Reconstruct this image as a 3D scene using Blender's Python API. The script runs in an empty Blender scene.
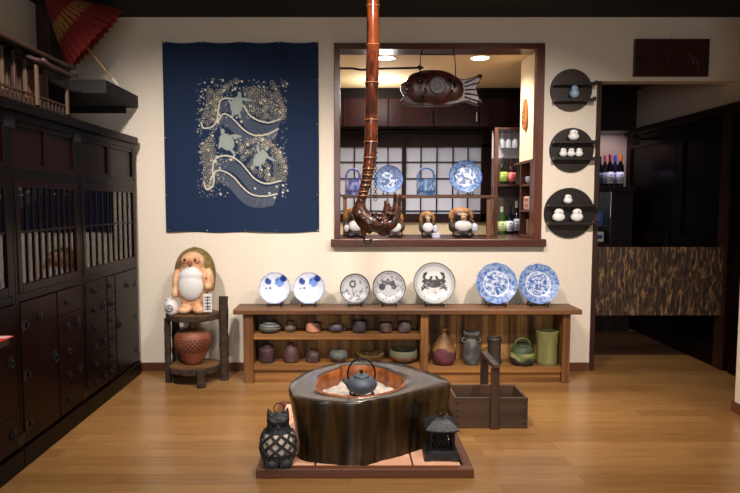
import bpy, bmesh, math, random
import numpy as np
from mathutils import Vector, Matrix, noise
R = math.radians
random.seed(7)
col = bpy.context.scene.collection
PI = math.pi

# ------------------------------------------------------------------ colours and materials
def lin(c):
    out = []
    for v in c[:3]:
        v = v / 255.0
        out.append(v / 12.92 if v <= .04045 else ((v + .055) / 1.055) ** 2.4)
    return out
def rgba(c): return (*lin(c), 1)
MATS = {}
def base(name):
    m = bpy.data.materials.new(name); m.use_nodes = True
    nt = m.node_tree; b = nt.nodes['Principled BSDF']
    MATS[name] = m
    return m, nt, b
def mat(name, c, rough=.5, metal=0, coat=0, c2=None, scale=20, bump=0, detail=4, stretch=None, spec=None):
    if name in MATS: return MATS[name]
    m, nt, b = base(name)
    b.inputs['Base Color'].default_value = rgba(c)
    b.inputs['Roughness'].default_value = rough
    b.inputs['Metallic'].default_value = metal
    b.inputs['Coat Weight'].default_value = coat
    b.inputs['Coat Roughness'].default_value = .12
    if spec is not None: b.inputs['Specular IOR Level'].default_value = spec
    if c2 is not None or bump:
        tc = nt.nodes.new('ShaderNodeTexCoord'); mp = nt.nodes.new('ShaderNodeMapping')
        nt.links.new(tc.outputs['Object'], mp.inputs[0])
        if stretch: mp.inputs['Scale'].default_value = stretch
        n = nt.nodes.new('ShaderNodeTexNoise'); n.inputs['Scale'].default_value = scale
        n.inputs['Detail'].default_value = detail
        nt.links.new(mp.outputs[0], n.inputs['Vector'])
        if c2 is not None:
            r = nt.nodes.new('ShaderNodeValToRGB')
            r.color_ramp.elements[0].color = rgba(c); r.color_ramp.elements[0].position = .38
            r.color_ramp.elements[1].color = rgba(c2); r.color_ramp.elements[1].position = .62
            nt.links.new(n.outputs['Fac'], r.inputs[0]); nt.links.new(r.outputs[0], b.inputs['Base Color'])
        if bump:
            bp = nt.nodes.new('ShaderNodeBump'); bp.inputs['Strength'].default_value = bump
            bp.inputs['Distance'].default_value = .004
            nt.links.new(n.outputs['Fac'], bp.inputs['Height']); nt.links.new(bp.outputs[0], b.inputs['Normal'])
    return m
def wood(name, c, c2, axis='x', scale=9, rough=.45, coat=0, bump=.25, k=.06):
    s = {'x': (k, 1, 1), 'y': (1, k, 1), 'z': (1, 1, k)}[axis]
    return mat(name, c, rough, 0, coat, c2, scale, bump, 6, s)
def painted(name, rough=.35, coat=0, bump=0):
    m, nt, b = base(name)
    a = nt.nodes.new('ShaderNodeAttribute'); a.attribute_name = 'Col'
    nt.links.new(a.outputs['Color'], b.inputs['Base Color'])
    b.inputs['Roughness'].default_value = rough; b.inputs['Coat Weight'].default_value = coat
    if bump:
        n = nt.nodes.new('ShaderNodeTexNoise'); n.inputs['Scale'].default_value = 60
        bp = nt.nodes.new('ShaderNodeBump'); bp.inputs['Strength'].default_value = bump; bp.inputs['Distance'].default_value = .003
        nt.links.new(n.outputs['Fac'], bp.inputs['Height']); nt.links.new(bp.outputs[0], b.inputs['Normal'])
    return m
def emit(name, c, s):
    m, nt, b = base(name)
    b.inputs['Base Color'].default_value = rgba(c)
    b.inputs['Emission Color'].default_value = rgba(c); b.inputs['Emission Strength'].default_value = s
    return m
def glass(name, tint=(255, 255, 255), rough=.02, ior=1.5):
    m, nt, b = base(name)
    nt.nodes.remove(b)
    out = [n for n in nt.nodes if n.type == 'OUTPUT_MATERIAL'][0]
    t = nt.nodes.new('ShaderNodeBsdfTransparent'); t.inputs[0].default_value = rgba(tint)
    g = nt.nodes.new('ShaderNodeBsdfGlossy'); g.inputs['Roughness'].default_value = rough
    f = nt.nodes.new('ShaderNodeFresnel'); f.inputs[0].default_value = ior
    mx = nt.nodes.new('ShaderNodeMixShader')
    nt.links.new(f.outputs[0], mx.inputs[0]); nt.links.new(t.outputs[0], mx.inputs[1]); nt.links.new(g.outputs[0], mx.inputs[2])
    nt.links.new(mx.outputs[0], out.inputs[0])
    return m

def floor_mat():
    m, nt, b = base('floorboards')
    tc = nt.nodes.new('ShaderNodeTexCoord')
    br = nt.nodes.new('ShaderNodeTexBrick')
    br.offset = .37; br.inputs['Scale'].default_value = 1
    br.inputs['Brick Width'].default_value = 1.1; br.inputs['Row Height'].default_value = .1
    br.inputs['Mortar Size'].default_value = .0012; br.inputs['Mortar Smooth'].default_value = .3
    br.inputs['Color1'].default_value = rgba((140, 100, 56)); br.inputs['Color2'].default_value = rgba((160, 118, 70))
    br.inputs['Mortar'].default_value = rgba((92, 62, 34))
    nt.links.new(tc.outputs['Object'], br.inputs['Vector'])
    mp = nt.nodes.new('ShaderNodeMapping'); mp.inputs['Scale'].default_value = (1.2, 26, 1)
    nt.links.new(tc.outputs['Object'], mp.inputs[0])
    n = nt.nodes.new('ShaderNodeTexNoise'); n.inputs['Scale'].default_value = 3; n.inputs['Detail'].default_value = 6
    nt.links.new(mp.outputs[0], n.inputs['Vector'])
    r = nt.nodes.new('ShaderNodeValToRGB')
    r.color_ramp.elements[0].color = (.68, .66, .62, 1); r.color_ramp.elements[0].position = .3
    r.color_ramp.elements[1].color = (1.1, 1.1, 1.1, 1); r.color_ramp.elements[1].position = .7
    nt.links.new(n.outputs['Fac'], r.inputs[0])
    mx = nt.nodes.new('ShaderNodeMix'); mx.data_type = 'RGBA'; mx.blend_type = 'MULTIPLY'; mx.inputs[0].default_value = .75
    nt.links.new(br.outputs['Color'], mx.inputs[6]); nt.links.new(r.outputs[0], mx.inputs[7])
    nt.links.new(mx.outputs[2], b.inputs['Base Color'])
    b.inputs['Roughness'].default_value = .3; b.inputs['Coat Weight'].default_value = .25; b.inputs['Coat Roughness'].default_value = .22
    return m
def wall_mat():
    m, nt, b = base('beige_wallpaper')
    tc = nt.nodes.new('ShaderNodeTexCoord')
    n = nt.nodes.new('ShaderNodeTexNoise'); n.inputs['Scale'].default_value = 140; n.inputs['Detail'].default_value = 3
    n2 = nt.nodes.new('ShaderNodeTexNoise'); n2.inputs['Scale'].default_value = 60; n2.inputs['Detail'].default_value = 5
    nt.links.new(tc.outputs['Object'], n.inputs['Vector']); nt.links.new(tc.outputs['Object'], n2.inputs['Vector'])
    r = nt.nodes.new('ShaderNodeValToRGB')
    r.color_ramp.elements[0].color = rgba((224, 212, 192)); r.color_ramp.elements[0].position = .3
    r.color_ramp.elements[1].color = rgba((234, 222, 204)); r.color_ramp.elements[1].position = .7
    nt.links.new(n2.outputs['Fac'], r.inputs[0]); nt.links.new(r.outputs[0], b.inputs['Base Color'])
    bp = nt.nodes.new('ShaderNodeBump'); bp.inputs['Strength'].default_value = .25; bp.inputs['Distance'].default_value = .003
    nt.links.new(n.outputs['Fac'], bp.inputs['Height']); nt.links.new(bp.outputs[0], b.inputs['Normal'])
    b.inputs['Roughness'].default_value = .85
    return m
M_WALL = wall_mat(); M_FLOOR = floor_mat()
M_CEIL = wood('black_ceiling_boards', (5, 4, 4), (7, 6, 6), 'x', 6, .9)
M_DARK = wood('dark_trim_wood', (38, 20, 14), (56, 30, 20), 'x', 8, .4)
M_DARKZ = wood('dark_trim_wood_upright', (38, 20, 14), (56, 30, 20), 'z', 8, .4)
M_LAC = wood('lacquered_cabinet_wood', (15, 4, 4), (25, 7, 6), 'z', 6, .28, 0, .0)
MATS['lacquered_cabinet_wood'].node_tree.nodes['Principled BSDF'].inputs['Specular IOR Level'].default_value = .1
M_LACD = wood('dark_lacquered_wood', (6, 3, 3), (10, 5, 5), 'y', 6, .28, 0, .0)
MATS['dark_lacquered_wood'].node_tree.nodes['Principled BSDF'].inputs['Specular IOR Level'].default_value = .1
M_IRON = mat('black_iron', (26, 26, 29), .42, .6, 0, (36, 36, 40), 60, .3)
M_CAST = mat('cast_iron', (44, 46, 52), .5, .35, 0, (58, 60, 66), 90, .5)
M_FRAME = wood('reddish_frame_wood', (66, 32, 20), (90, 46, 28), 'x', 8, .3, .3, .1)
M_FRAMEZ = wood('reddish_frame_wood_upright', (70, 32, 20), (98, 50, 28), 'z', 8, .3, .3, .1)
M_SHELF = wood('warm_shelf_wood', (98, 62, 28), (156, 108, 56), 'x', 12, .45, .1)
M_SHELFZ = wood('warm_shelf_wood_upright', (88, 54, 25), (142, 96, 48), 'z', 12, .45, .1)
M_SHELFB = wood('pale_back_planks', (196, 146, 82), (78, 46, 22), 'z', 14, .6)
M_TOP = wood('dark_brown_top_board', (70, 42, 20), (114, 74, 40), 'x', 12, .5, 0)
M_PAINT = painted('painted_glaze', .32, .1)
M_RAW = painted('painted_stoneware', .55, 0, .3)
M_CLOTH = painted('dyed_cloth', .9)
M_GLASS = glass('clear_glass', ior=1.9)
M_BLACK = mat('black_plastic', (14, 14, 15), .35)
M_WHITE = mat('white_porcelain', (236, 234, 228), .25, 0, .3)
M_HAIRPAPER = mat('shoji_paper', (196, 202, 222), .8)
M_METAL = mat('brushed_metal', (170, 165, 160), .3, 1)

# ------------------------------------------------------------------ mesh builder
class MB:
    def __init__(s): s.bm = bmesh.new()
    def box(s, x0, x1, y0, y1, z0, z1, bev=0, mi=0):
        r = bmesh.ops.create_cube(s.bm, size=1)
        vs = r['verts']
        for v in vs:
            v.co = Vector(((x0 + x1) / 2 + v.co.x * (x1 - x0), (y0 + y1) / 2 + v.co.y * (y1 - y0), (z0 + z1) / 2 + v.co.z * (z1 - z0)))
        fs = list({f for v in vs for f in v.link_faces})
        for f in fs: f.material_index = mi
        if bev:
            es = list({e for v in vs for e in v.link_edges})
            bmesh.ops.bevel(s.bm, geom=es, offset=bev, segments=2, profile=.5, affect='EDGES')
        return s
    def tube(s, pts, rad, seg=10, caps=True, flat=1.0):
        pts = [Vector(p) for p in pts]
        if not isinstance(rad, (list, tuple)): rad = [rad] * len(pts)
        rings = []; prev = None
        for i, p in enumerate(pts):
            d = (pts[min(i + 1, len(pts) - 1)] - pts[max(i - 1, 0)])
            d.normalize()
            if prev is None:
                up = Vector((0, 0, 1)) if abs(d.z) < .9 else Vector((0, 1, 0))
                a = d.cross(up).normalized()
            else:
                a = (prev - d * prev.dot(d)).normalized()
            prev = a; b = d.cross(a)
            rings.append([s.bm.verts.new(p + (a * math.cos(t) + b * math.sin(t) * flat) * rad[i]) for t in [2 * PI * k / seg for k in range(seg)]])
        for i in range(len(rings) - 1):
            for k in range(seg):
                s.bm.faces.new((rings[i][k], rings[i][(k + 1) % seg], rings[i + 1][(k + 1) % seg], rings[i + 1][k]))
        if caps:
            s.bm.faces.new(rings[0][::-1]); s.bm.faces.new(rings[-1])
        return s
    def ring(s, c, r, tr, axis='y', seg=24, ts=6, arc=2 * PI, start=0, squash=1):
        pts = []
        n = seg
        for i in range(n + 1):
            t = start + arc * i / n
            a, b = math.cos(t) * r, math.sin(t) * r * squash
            if axis == 'y': pts.append((c[0] + a, c[1], c[2] + b))
            elif axis == 'x': pts.append((c[0], c[1] + a, c[2] + b))
            else: pts.append((c[0] + a, c[1] + b, c[2]))
        s.tube(pts, tr, ts)
        return s
    def lathe(s, prof, c=(0, 0, 0), seg=32, axis='z', wob=None, sx=1, sy=1):
        rings = []
        for (r, z) in prof:
            ring = []
            if r < 1e-5:
                v = s.bm.verts.new(s._ax(c, 0, 0, z, axis)); rings.append([v]); continue
            for k in range(seg):
                t = 2 * PI * k / seg
                rr = r * (wob(t, z) if wob else 1)
                ring.append(s.bm.verts.new(s._ax(c, math.cos(t) * rr * sx, math.sin(t) * rr * sy, z, axis)))
            rings.append(ring)
        for i in range(len(rings) - 1):
            A, B = rings[i], rings[i + 1]
            for k in range(seg):
                k2 = (k + 1) % seg
                if len(A) == 1 and len(B) == 1: continue
                if len(A) == 1: s.bm.faces.new((A[0], B[k2], B[k]))
                elif len(B) == 1: s.bm.faces.new((A[k], A[k2], B[0]))
                else: s.bm.faces.new((A[k], A[k2], B[k2], B[k]))
        return s
    def _ax(s, c, a, b, z, axis):
        if axis == 'z': return Vector((c[0] + a, c[1] + b, c[2] + z))
        if axis == 'y': return Vector((c[0] + a, c[1] + z, c[2] + b))
        return Vector((c[0] + z, c[1] + a, c[2] + b))
    def cyl(s, p0, p1, r, seg=16, r1=None):
        return s.tube([p0, p1], [r, r if r1 is None else r1], seg)
    def ell(s, c, r, seg=18, rot=None):
        n = bmesh.ops.create_uvsphere(s.bm, u_segments=seg, v_segments=max(8, seg // 2 + 2), radius=1)
        m = Matrix.Translation(Vector(c)) @ (rot.to_matrix().to_4x4() if rot else Matrix.Identity(4)) @ Matrix.Diagonal((*r, 1))
        bmesh.ops.transform(s.bm, matrix=m, verts=n['verts'])
        return s
    def prism(s, pts, y0, y1, plane='xz', bev=0):
        def P(a, b, c):
            return {'xz': (a, c, b), 'yz': (c, a, b), 'xy': (a, b, c)}[plane]
        A = [s.bm.verts.new(P(a, b, y0)) for a, b in pts]; B = [s.bm.verts.new(P(a, b, y1)) for a, b in pts]
        f1 = s.bm.faces.new(A); f2 = s.bm.faces.new(B[::-1])
        n = len(pts)
        for i in range(n): s.bm.faces.new((A[i], B[i], B[(i + 1) % n], A[(i + 1) % n]))
        if bev:
            es = list(f1.edges) + list(f2.edges)
            bmesh.ops.bevel(s.bm, geom=es, offset=bev, segments=2, profile=.5, affect='EDGES')
        return s
    def build(s, name, m, parent=None, smooth=None, loc=None, rot=None, remesh=0, solid=0, sub=0):
        bmesh.ops.recalc_face_normals(s.bm, faces=s.bm.faces)
        me = bpy.data.meshes.new(name); s.bm.to_mesh(me); s.bm.free()
        for mm in (m if isinstance(m, (list, tuple)) else [m]): me.materials.append(mm)
        o = bpy.data.objects.new(name, me); col.objects.link(o)
        if parent: o.parent = parent
        if loc: o.location = loc
        if rot: o.rotation_euler = rot
        if smooth is not None and smooth is not False:
            ang = R(smooth if smooth is not True else 40)
            me.polygons.foreach_set('use_smooth', [True] * len(me.polygons))
            try: me.set_sharp_from_angle(angle=ang)
            except Exception: pass
        if remesh:
            md = o.modifiers.new('r', 'REMESH'); md.mode = 'VOXEL'; md.voxel_size = remesh; md.use_smooth_shade = True
            md2 = o.modifiers.new('s', 'SMOOTH'); md2.factor = .5; md2.iterations = 4
        if solid:
            md = o.modifiers.new('t', 'SOLIDIFY'); md.thickness = solid; md.offset = 0
        if sub:
            md = o.modifiers.new('u', 'SUBSURF'); md.levels = sub; md.render_levels = sub
        return o
def paint(o, fn):
    me = o.data
    a = me.color_attributes.new('Col', 'FLOAT_COLOR', 'POINT')
    buf = []
    for v in me.vertices:
        c = fn(v.co); buf.extend((*lin(c), 1))
    a.data.foreach_set('color', buf)
    return o
def tag(o, label=None, cat=None, group=None, kind=None):
    if label: o['label'] = label
    if cat: o['category'] = cat
    if group: o['group'] = group
    if kind: o['kind'] = kind
    return o
def thing(name, label, cat, loc=(0, 0, 0), rz=0, group=None, rot=None):
    o = bpy.data.objects.new(name, None); col.objects.link(o); o.empty_display_size = .1
    o.location = loc; o.rotation_euler = rot if rot else (0, 0, rz)
    return tag(o, label, cat, group)
def struct(o): o['kind'] = 'structure'; return o
def mixc(a, b, t):
    t = max(0, min(1, t)); return tuple(a[i] * (1 - t) + b[i] * t for i in range(3))
def nz(*p): return noise.noise(Vector(p))

# ------------------------------------------------------------------ where things stand (metres; the back wall's face is y = 0)
CAM_Y, EYE, PITCH, F = -4.6, 1.3, R(4.1), 600.0
def at(px, py, y=0.0):
    """point on the plane y seen at a photo pixel: used only to measure where real things stand"""
    u, v = (px - 350) / F, (246.5 - py) / F
    dy = math.cos(PITCH) + v * math.sin(PITCH); dz = -math.sin(PITCH) + v * math.cos(PITCH)
    t = (y - CAM_Y) / dy
    return Vector((u * t, y, EYE + dz * t))
def atz(px, py, z):
    u, v = (px - 350) / F, (246.5 - py) / F
    dy = math.cos(PITCH) + v * math.sin(PITCH); dz = -math.sin(PITCH) + v * math.cos(PITCH)
    t = (z - EYE) / dz
    return Vector((u * t, CAM_Y + dy * t, z))
def size(px, y): return px * (y - CAM_Y) / F

# ------------------------------------------------------------------ room
XL, XR, XC = -2.2, 2.41, 2.917
ZC = 2.69
b = MB(); b.box(XL - .1, 3.1, -6.6, 2.3, -.06, 0); struct(b.build('floor', M_FLOOR))
b = MB(); b.box(XL - .1, 3.1, -6.6, .12, ZC, ZC + .1)
struct(b.build('ceiling', M_CEIL))
b = MB()
b.box(XL, -.12, 0, .12, 0, ZC); b.box(-.12, 1.46, 0, .12, 0, .97); b.box(-.12, 1.46, 0, .12, 2.49, ZC)
b.box(1.46, 1.862, 0, .12, 0, ZC); b.box(1.862, XC, 0, .12, 2.22, ZC)
struct(b.build('wall_back', M_WALL))
b = MB(); b.box(XL - .1, XL, -6.6, .12, 0, ZC); struct(b.build('wall_left', M_WALL))
b = MB(); b.box(XR, XR + .1, -6.5, -.92, 0, ZC); b.box(XR + .1, XC + .1, -1.0, -.92, 0, ZC); struct(b.build('wall_right', M_WALL))
b = MB(); b.box(XC, XC + .1, -.92, 1.9, 2.06, ZC); b.box(XC + .03, XC + .1, -.92, 1.9, 0, 2.06); struct(b.build('wall_corridor', M_WALL))
b = MB(); b.box(XL - .1, XR + .1, -6.6, -6.5, 0, .9); b.box(XL - .1, XR + .1, -6.6, -6.5, 2.2, ZC)
b.box(XL - .1, -1.3, -6.6, -6.5, .9, 2.2); b.box(1.1, XR + .1, -6.6, -6.5, .9, 2.2); struct(b.build('wall_rear', M_WALL))
b = MB()
for x0, x1 in ((-1.3, -1.24), (-.13, -.07), (1.04, 1.1)): b.box(x0, x1, -6.58, -6.52, .9, 2.2)
b.box(-1.3, 1.1, -6.58, -6.52, .9, .96); b.box(-1.3, 1.1, -6.58, -6.52, 2.14, 2.2); struct(b.build('window_2', M_DARKZ))
M_SKIRT = wood('skirting_wood', (84, 44, 28), (106, 60, 38), 'x', 8, .4)
# skirting
b = MB(); b.box(XL, -.0 + 1.862, -.014, 0, 0, .065, .003); struct(b.build('baseboard_back', M_SKIRT))
b = MB(); b.box(XR - .014, XR, -6.5, -.92, 0, .065, .003); b.box(XR - .014, XC, -.92, -.906, 0, .065, .003); struct(b.build('baseboard_right', M_SKIRT))
# dark corner post and door jambs
b = MB(); b.box(XL, XL + .09, -.3, 0, 0, ZC, .004); struct(b.build('trim_1', M_DARKZ))
b = MB(); b.box(1.862, 1.9, -.005, .125, 0, 2.22, .003); struct(b.build('trim_2', M_DARKZ))
# corridor behind
b = MB(); b.box(1.8, XC + .1, .12, 2.0, 2.44, 2.5); struct(b.build('ceiling_corridor', wood('corridor_ceiling', (92, 68, 40), (104, 78, 48), 'y', 8, .7)))
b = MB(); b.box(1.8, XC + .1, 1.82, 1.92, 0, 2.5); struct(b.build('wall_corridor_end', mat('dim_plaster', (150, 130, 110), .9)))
b = MB(); b.box(1.8, 1.86, .12, 1.9, 0, 2.5); struct(b.build('wall_corridor_left', M_DARKZ))
b = MB(); b.box(XC - .02, XC + .03, -.92, 1.8, 2.0, 2.06, .004)
struct(b.build('trim_3', M_DARK))
def panel_door(idx, y0, y1):
    x0, x1 = XC - .012, XC + .028
    f = MB()
    f.box(x0, x1, y0, y0 + .09, 0, 2.0, .003); f.box(x0, x1, y1 - .09, y1, 0, 2.0, .003)
    f.box(x0, x1, y0 + .09, y1 - .09, 1.86, 2.0, .003); f.box(x0, x1, y0 + .09, y1 - .09, 0, .16, .003)
    f.box(x0, x1, y0 + .09, y1 - .09, .92, 1.02, .003)
    o = struct(f.build('door_%d' % idx, M_LAC))
    p = MB(); p.box(x0 + .02, x1 - .004, y0 + .085, y1 - .085, .15, .93); p.box(x0 + .02, x1 - .004, y0 + .085, y1 - .085, 1.01, 1.87)
    p.build('door_panel', M_LACD, o)
    h = MB(); h.box(x0 - .006, x0 + .002, y0 + .03, y0 + .05, .9, 1.06, .002); h.build('door_pull', M_IRON, o)
panel_door(1, -.9, -.06); panel_door(2, -.02, .78); panel_door(3, .86, 1.76)
b = MB(); b.box(XC - .016, XC + .03, .785, .855, 0, 2.0, .003); struct(b.build('trim_4', M_LACD))

# kitchen behind the pass-through
b = MB(); b.box(-.7, 1.8, .12, 1.95, 2.47, 2.53); struct(b.build('ceiling_kitchen', mat('kitchen_ceiling_cream', (232, 206, 160), .8)))
b = MB(); b.box(-.7, 1.8, 1.9, 1.98, 0, 1.1); b.box(-.7, -.35, 1.9, 1.98, 1.1, 2.47); b.box(1.5, 1.8, 1.9, 1.98, 1.1, 2.47)
b.box(-.35, 1.5, 1.9, 1.98, 1.93, 2.47)
struct(b.build('wall_kitchen_back', mat('kitchen_wall_cream', (226, 208, 176), .85)))
b = MB(); b.box(-.76, -.7, .12, 1.98, 0, 2.5); struct(b.build('wall_kitchen_left', MATS['kitchen_wall_cream']))
b = MB(); b.box(1.415, 1.8, .121, .45, 1.645, 2.47); b.box(1.415, 1.459, .046, .122, 1.645, 2.452); struct(b.build('wall_kitchen_right', mat('kitchen_pier_cream', (240, 222, 190), .85)))
# shoji window: frame > bars, paper
o = MB(); x0, x1, z0, z1, yy = -.35, 1.52, 1.1, 1.93, 1.86
o.box(x0, x1, yy, yy + .05, z0, z0 + .09); o.box(x0, x1, yy, yy + .05, z1 - .03, z1 + .135); o.box(x0, x0 + .05, yy, yy + .05, z0, z1); o.box(x1 - .115, x1, yy, yy + .05, z0, z1)
xm = at(404, 180, yy).x; o.box(xm - .022, xm + .022, yy - .005, yy + .05, z0, z1)
win = struct(o.build('window_1', wood('shoji_dark_frame', (30, 18, 16), (44, 26, 22), 'z', 8, .5)))
k = MB()
for px in (338, 354.5, 371, 388, 421, 437, 453, 468): X = at(px, 180, yy).x; k.box(X - .006, X + .006, yy + .01, yy + .03, z0 + .06, z1)
for py in (162, 178.5, 195.2, 211): Z = at(400, py, yy).z; k.box(x0, x1, yy + .012, yy + .028, Z - .006, Z + .006)
k.build('shoji_bars', MATS['shoji_dark_frame'], win)
k = MB(); k.box(x0 + .02, x1 - .02, yy + .03, yy + .034, z0 + .02, z1); k.build('shoji_paper', M_HAIRPAPER, win)

# overhead kitchen cupboards
t = thing('kitchen_cupboard', 'long dark wooden overhead cupboard across the kitchen back, above the paper lattice window', 'cupboard', (.57, 1.7, 2.07))
b = MB(); b.box(-1.25, 1.22, -.12, .18, 0, .398); b.build('body', wood('kitchen_cupboard_wood', (10, 6, 6), (15, 9, 8), 'z', 9, .6, .0), t)
for i in range(5):
    b = MB(); X = -1.1 + i * .462; b.box(X, X + .452, -.142, -.12, .01, .29, .003); d = b.build('door', wood('cupboard_door_wood', (34, 15, 15), (46, 22, 21), 'z', 9, .4, 0), t)
    h = MB(); h.box(X + .42, X + .432, -.155, -.142, .06, .15, .002); h.build('handle', M_METAL if i == 3 else M_IRON, d)

for n_ in ('kitchen_cupboard_wood', 'cupboard_door_wood', 'shoji_dark_frame'): MATS[n_].node_tree.nodes['Principled BSDF'].inputs['Specular IOR Level'].default_value = .12
# pass-through frame
b = MB()
b.box(-.12, -.075, -.02, .15, 1.03, 2.46, .003); b.build('x', M_FRAMEZ)
j = bpy.data.objects['x']; j.name = 'trim_5'; struct(j)
b = MB(); b.box(1.402, 1.462, -.02, .045, 1.03, 2.46, .003); struct(b.build('trim_6', M_FRAMEZ))
b = MB(); b.box(-.12, 1.46, -.02, .16, 2.452, 2.497, .003); struct(b.build('trim_7', M_FRAME))
b = MB(); b.box(-.145, 1.49, -.06, 0, .97, 1.03, .006); b.box(-.119, 1.459, -.005, .12, .971, 1.03); b.box(-.119, 1.459, .119, .62, .99, 1.03, .003)
tag(b.build('counter', M_FRAME), 'polished reddish brown wooden counter sill of the serving hatch in the back wall', 'counter')

# downlights in the kitchen ceiling
def downlight(x, y, z, label, on=True, group='ceiling downlights'):
    t = thing('ceiling_light', label, 'ceiling light', (x, y, z), 0)
    b = MB(); b.lathe([(.07, -.002), (.084, -.006), (.088, -.001), (.07, 0)], seg=28); b.build('trim_ring', M_WHITE, t, True)
    b = MB(); b.lathe([(0, -.0015), (.071, -.0015), (.071, 0), (0, 0)], seg=24); b.build('lens', emit('lamp_glow_' + str(len(MATS)), (255, 236, 205), 14), t)
    return t
p1 = atz(385, 58, 2.47); p2 = atz(480, 58, 2.47)
downlight(p1.x, p1.y, 2.47, 'round lit downlight in the kitchen ceiling just right of the bamboo pole')
downlight(p2.x, p2.y, 2.47, 'round lit downlight in the kitchen ceiling above the tail of the hanging fish')

# ------------------------------------------------------------------ generic pottery
def lathe_obj(name, prof, m, parent=None, seg=36, fn=None, loc=None, wob=None, sx=1, sy=1):
    b = MB(); b.lathe(prof, seg=seg, wob=wob, sx=sx, sy=sy)
    o = b.build(name, m, parent, 60, loc)
    if fn: paint(o, fn)
    return o
def densify(prof, n=5):
    out = []
    for i in range(len(prof) - 1):
        for k in range(n):
            t = k / n; out.append((prof[i][0] * (1 - t) + prof[i + 1][0] * t, prof[i][1] * (1 - t) + prof[i + 1][1] * t))
    out.append(prof[-1]); return out
def smooth_prof(pts, n=5):
    out = []
    P = [pts[0]] + pts + [pts[-1]]
    for i in range(1, len(P) - 2):
        for k in range(n):
            t = k / n
            q = []
            for j in (0, 1):
                a, b_, c, d = P[i - 1][j], P[i][j], P[i + 1][j], P[i + 2][j]
                q.append(.5 * (2 * b_ + (c - a) * t + (2 * a - 5 * b_ + 4 * c - d) * t * t + (3 * b_ - a - 3 * c + d) * t ** 3))
            out.append((max(q[0], 0), q[1]))
    out.append(pts[-1]); return out
def stone(c1, c2, s=30, band=None):
    def f(co):
        t = .5 + nz(co.x * s, co.y * s, co.z * s * .8) * 1.2
        c = mixc(c1, c2, t)
        if band and band[0] < co.z < band[1]: c = mixc(c, band[2], .8)
        return c
    return f

# ------------------------------------------------------------------ plates
def plate(name, label, cx, cy, r, fn, scal=0, group=None, lean=R(14), y=-.2, zbase=None, y_off=0):
    """plate standing upright on a small black stand; front faces -y"""
    p = at(cx, cy, y); rr = size(r, y)
    NR, NS = 34, 96
    b = MB(); prof = []
    def depth(q): return -.16 * rr * max(0, (q - .55) / .45) ** 1.3
    rings = []
    for i in range(NR + 1):
        q = i / NR
        if i == 0: rings.append([b.bm.verts.new((0, 0, 0))]); continue
        ring = []
        for k in range(NS):
            th = 2 * PI * k / NS
            s = 1 - (scal and .035 * abs(math.sin(th * scal / 2)) ** .6 * 0 or 0)
            if scal: s = 1 - .035 * (1 - abs(math.cos(th * scal / 2)) ** .5) * q
            ring.append(b.bm.verts.new((math.cos(th) * q * rr * s, depth(q), math.sin(th) * q * rr * s)))
        rings.append(ring)
    for i in range(NR):
        A, B = rings[i], rings[i + 1]
        for k in range(NS):
            k2 = (k + 1) % NS
            if len(A) == 1: b.bm.faces.new((A[0], B[k], B[k2]))
            else: b.bm.faces.new((A[k], B[k], B[k2], A[k2]))
    # rim turn and back
    back = [(1.0, -.16 * rr + .006), (.75, -.05 * rr + .008), (.5, .012), (.46, .02), (.42, .012)]
    prev = rings[-1]
    for q, yy_ in back:
        ring = []
        for k in range(NS):
            th = 2 * PI * k / NS
            s = (1 - .035 * (1 - abs(math.cos(th * scal / 2)) ** .5) * q) if scal else 1
            ring.append(b.bm.verts.new((math.cos(th) * q * rr * s, yy_, math.sin(th) * q * rr * s)))
        for k in range(NS): b.bm.faces.new((prev[k], ring[k], ring[(k + 1) % NS], prev[(k + 1) % NS]))
        prev = ring
    b.bm.faces.new(prev)
    o = b.build(name, M_PAINT, None, 50)
    paint(o, lambda co: fn(co.x / rr, co.z / rr))
    o.rotation_euler = (-lean, 0, 0)
    zb = zbase if zbase is not None else p.z - rr
    o.location = (p.x, y, zb + .018 + rr * math.cos(lean))
    tag(o, label, 'plate', group)
    return p.x, y, zb, rr
def stand(x, y, z, rr, label, lean=R(14), group='black plate stands'):
    o = thing('plate_stand', label, 'plate stand', (x, y, z), 0, group)
    w = rr * .42
    b = MB()
    yf = -rr * math.sin(lean) * 0
    yb = rr * math.sin(lean)
    for s in (-1, 1):
        b.tube([(s * w, -.5 * yb - .032, .012), (s * w, -.5 * yb - .03, .004), (s * w, .045, .004)], .0042, 6)
        b.tube([(s * w, -.5 * yb - .032, .004), (s * w, -.5 * yb - .036, .026)], .004, 6)
    b.tube([(-w, .02, .004), (w, .02, .004)], .004, 6)
    b.build('stand_frame', M_BLACK, o)
    b = MB(); b.tube([(-w, .045, .004), (-w * .6, .034, rr * .75)], .004, 6); b.tube([(w, .045, .004), (w * .6, .034, rr * .75)], .004, 6)
    b.tube([(-w * .6, .034, rr * .75), (w * .6, .034, rr * .75)], .004, 6)
    b.build('back_prop', M_BLACK, o)
    return o

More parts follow.
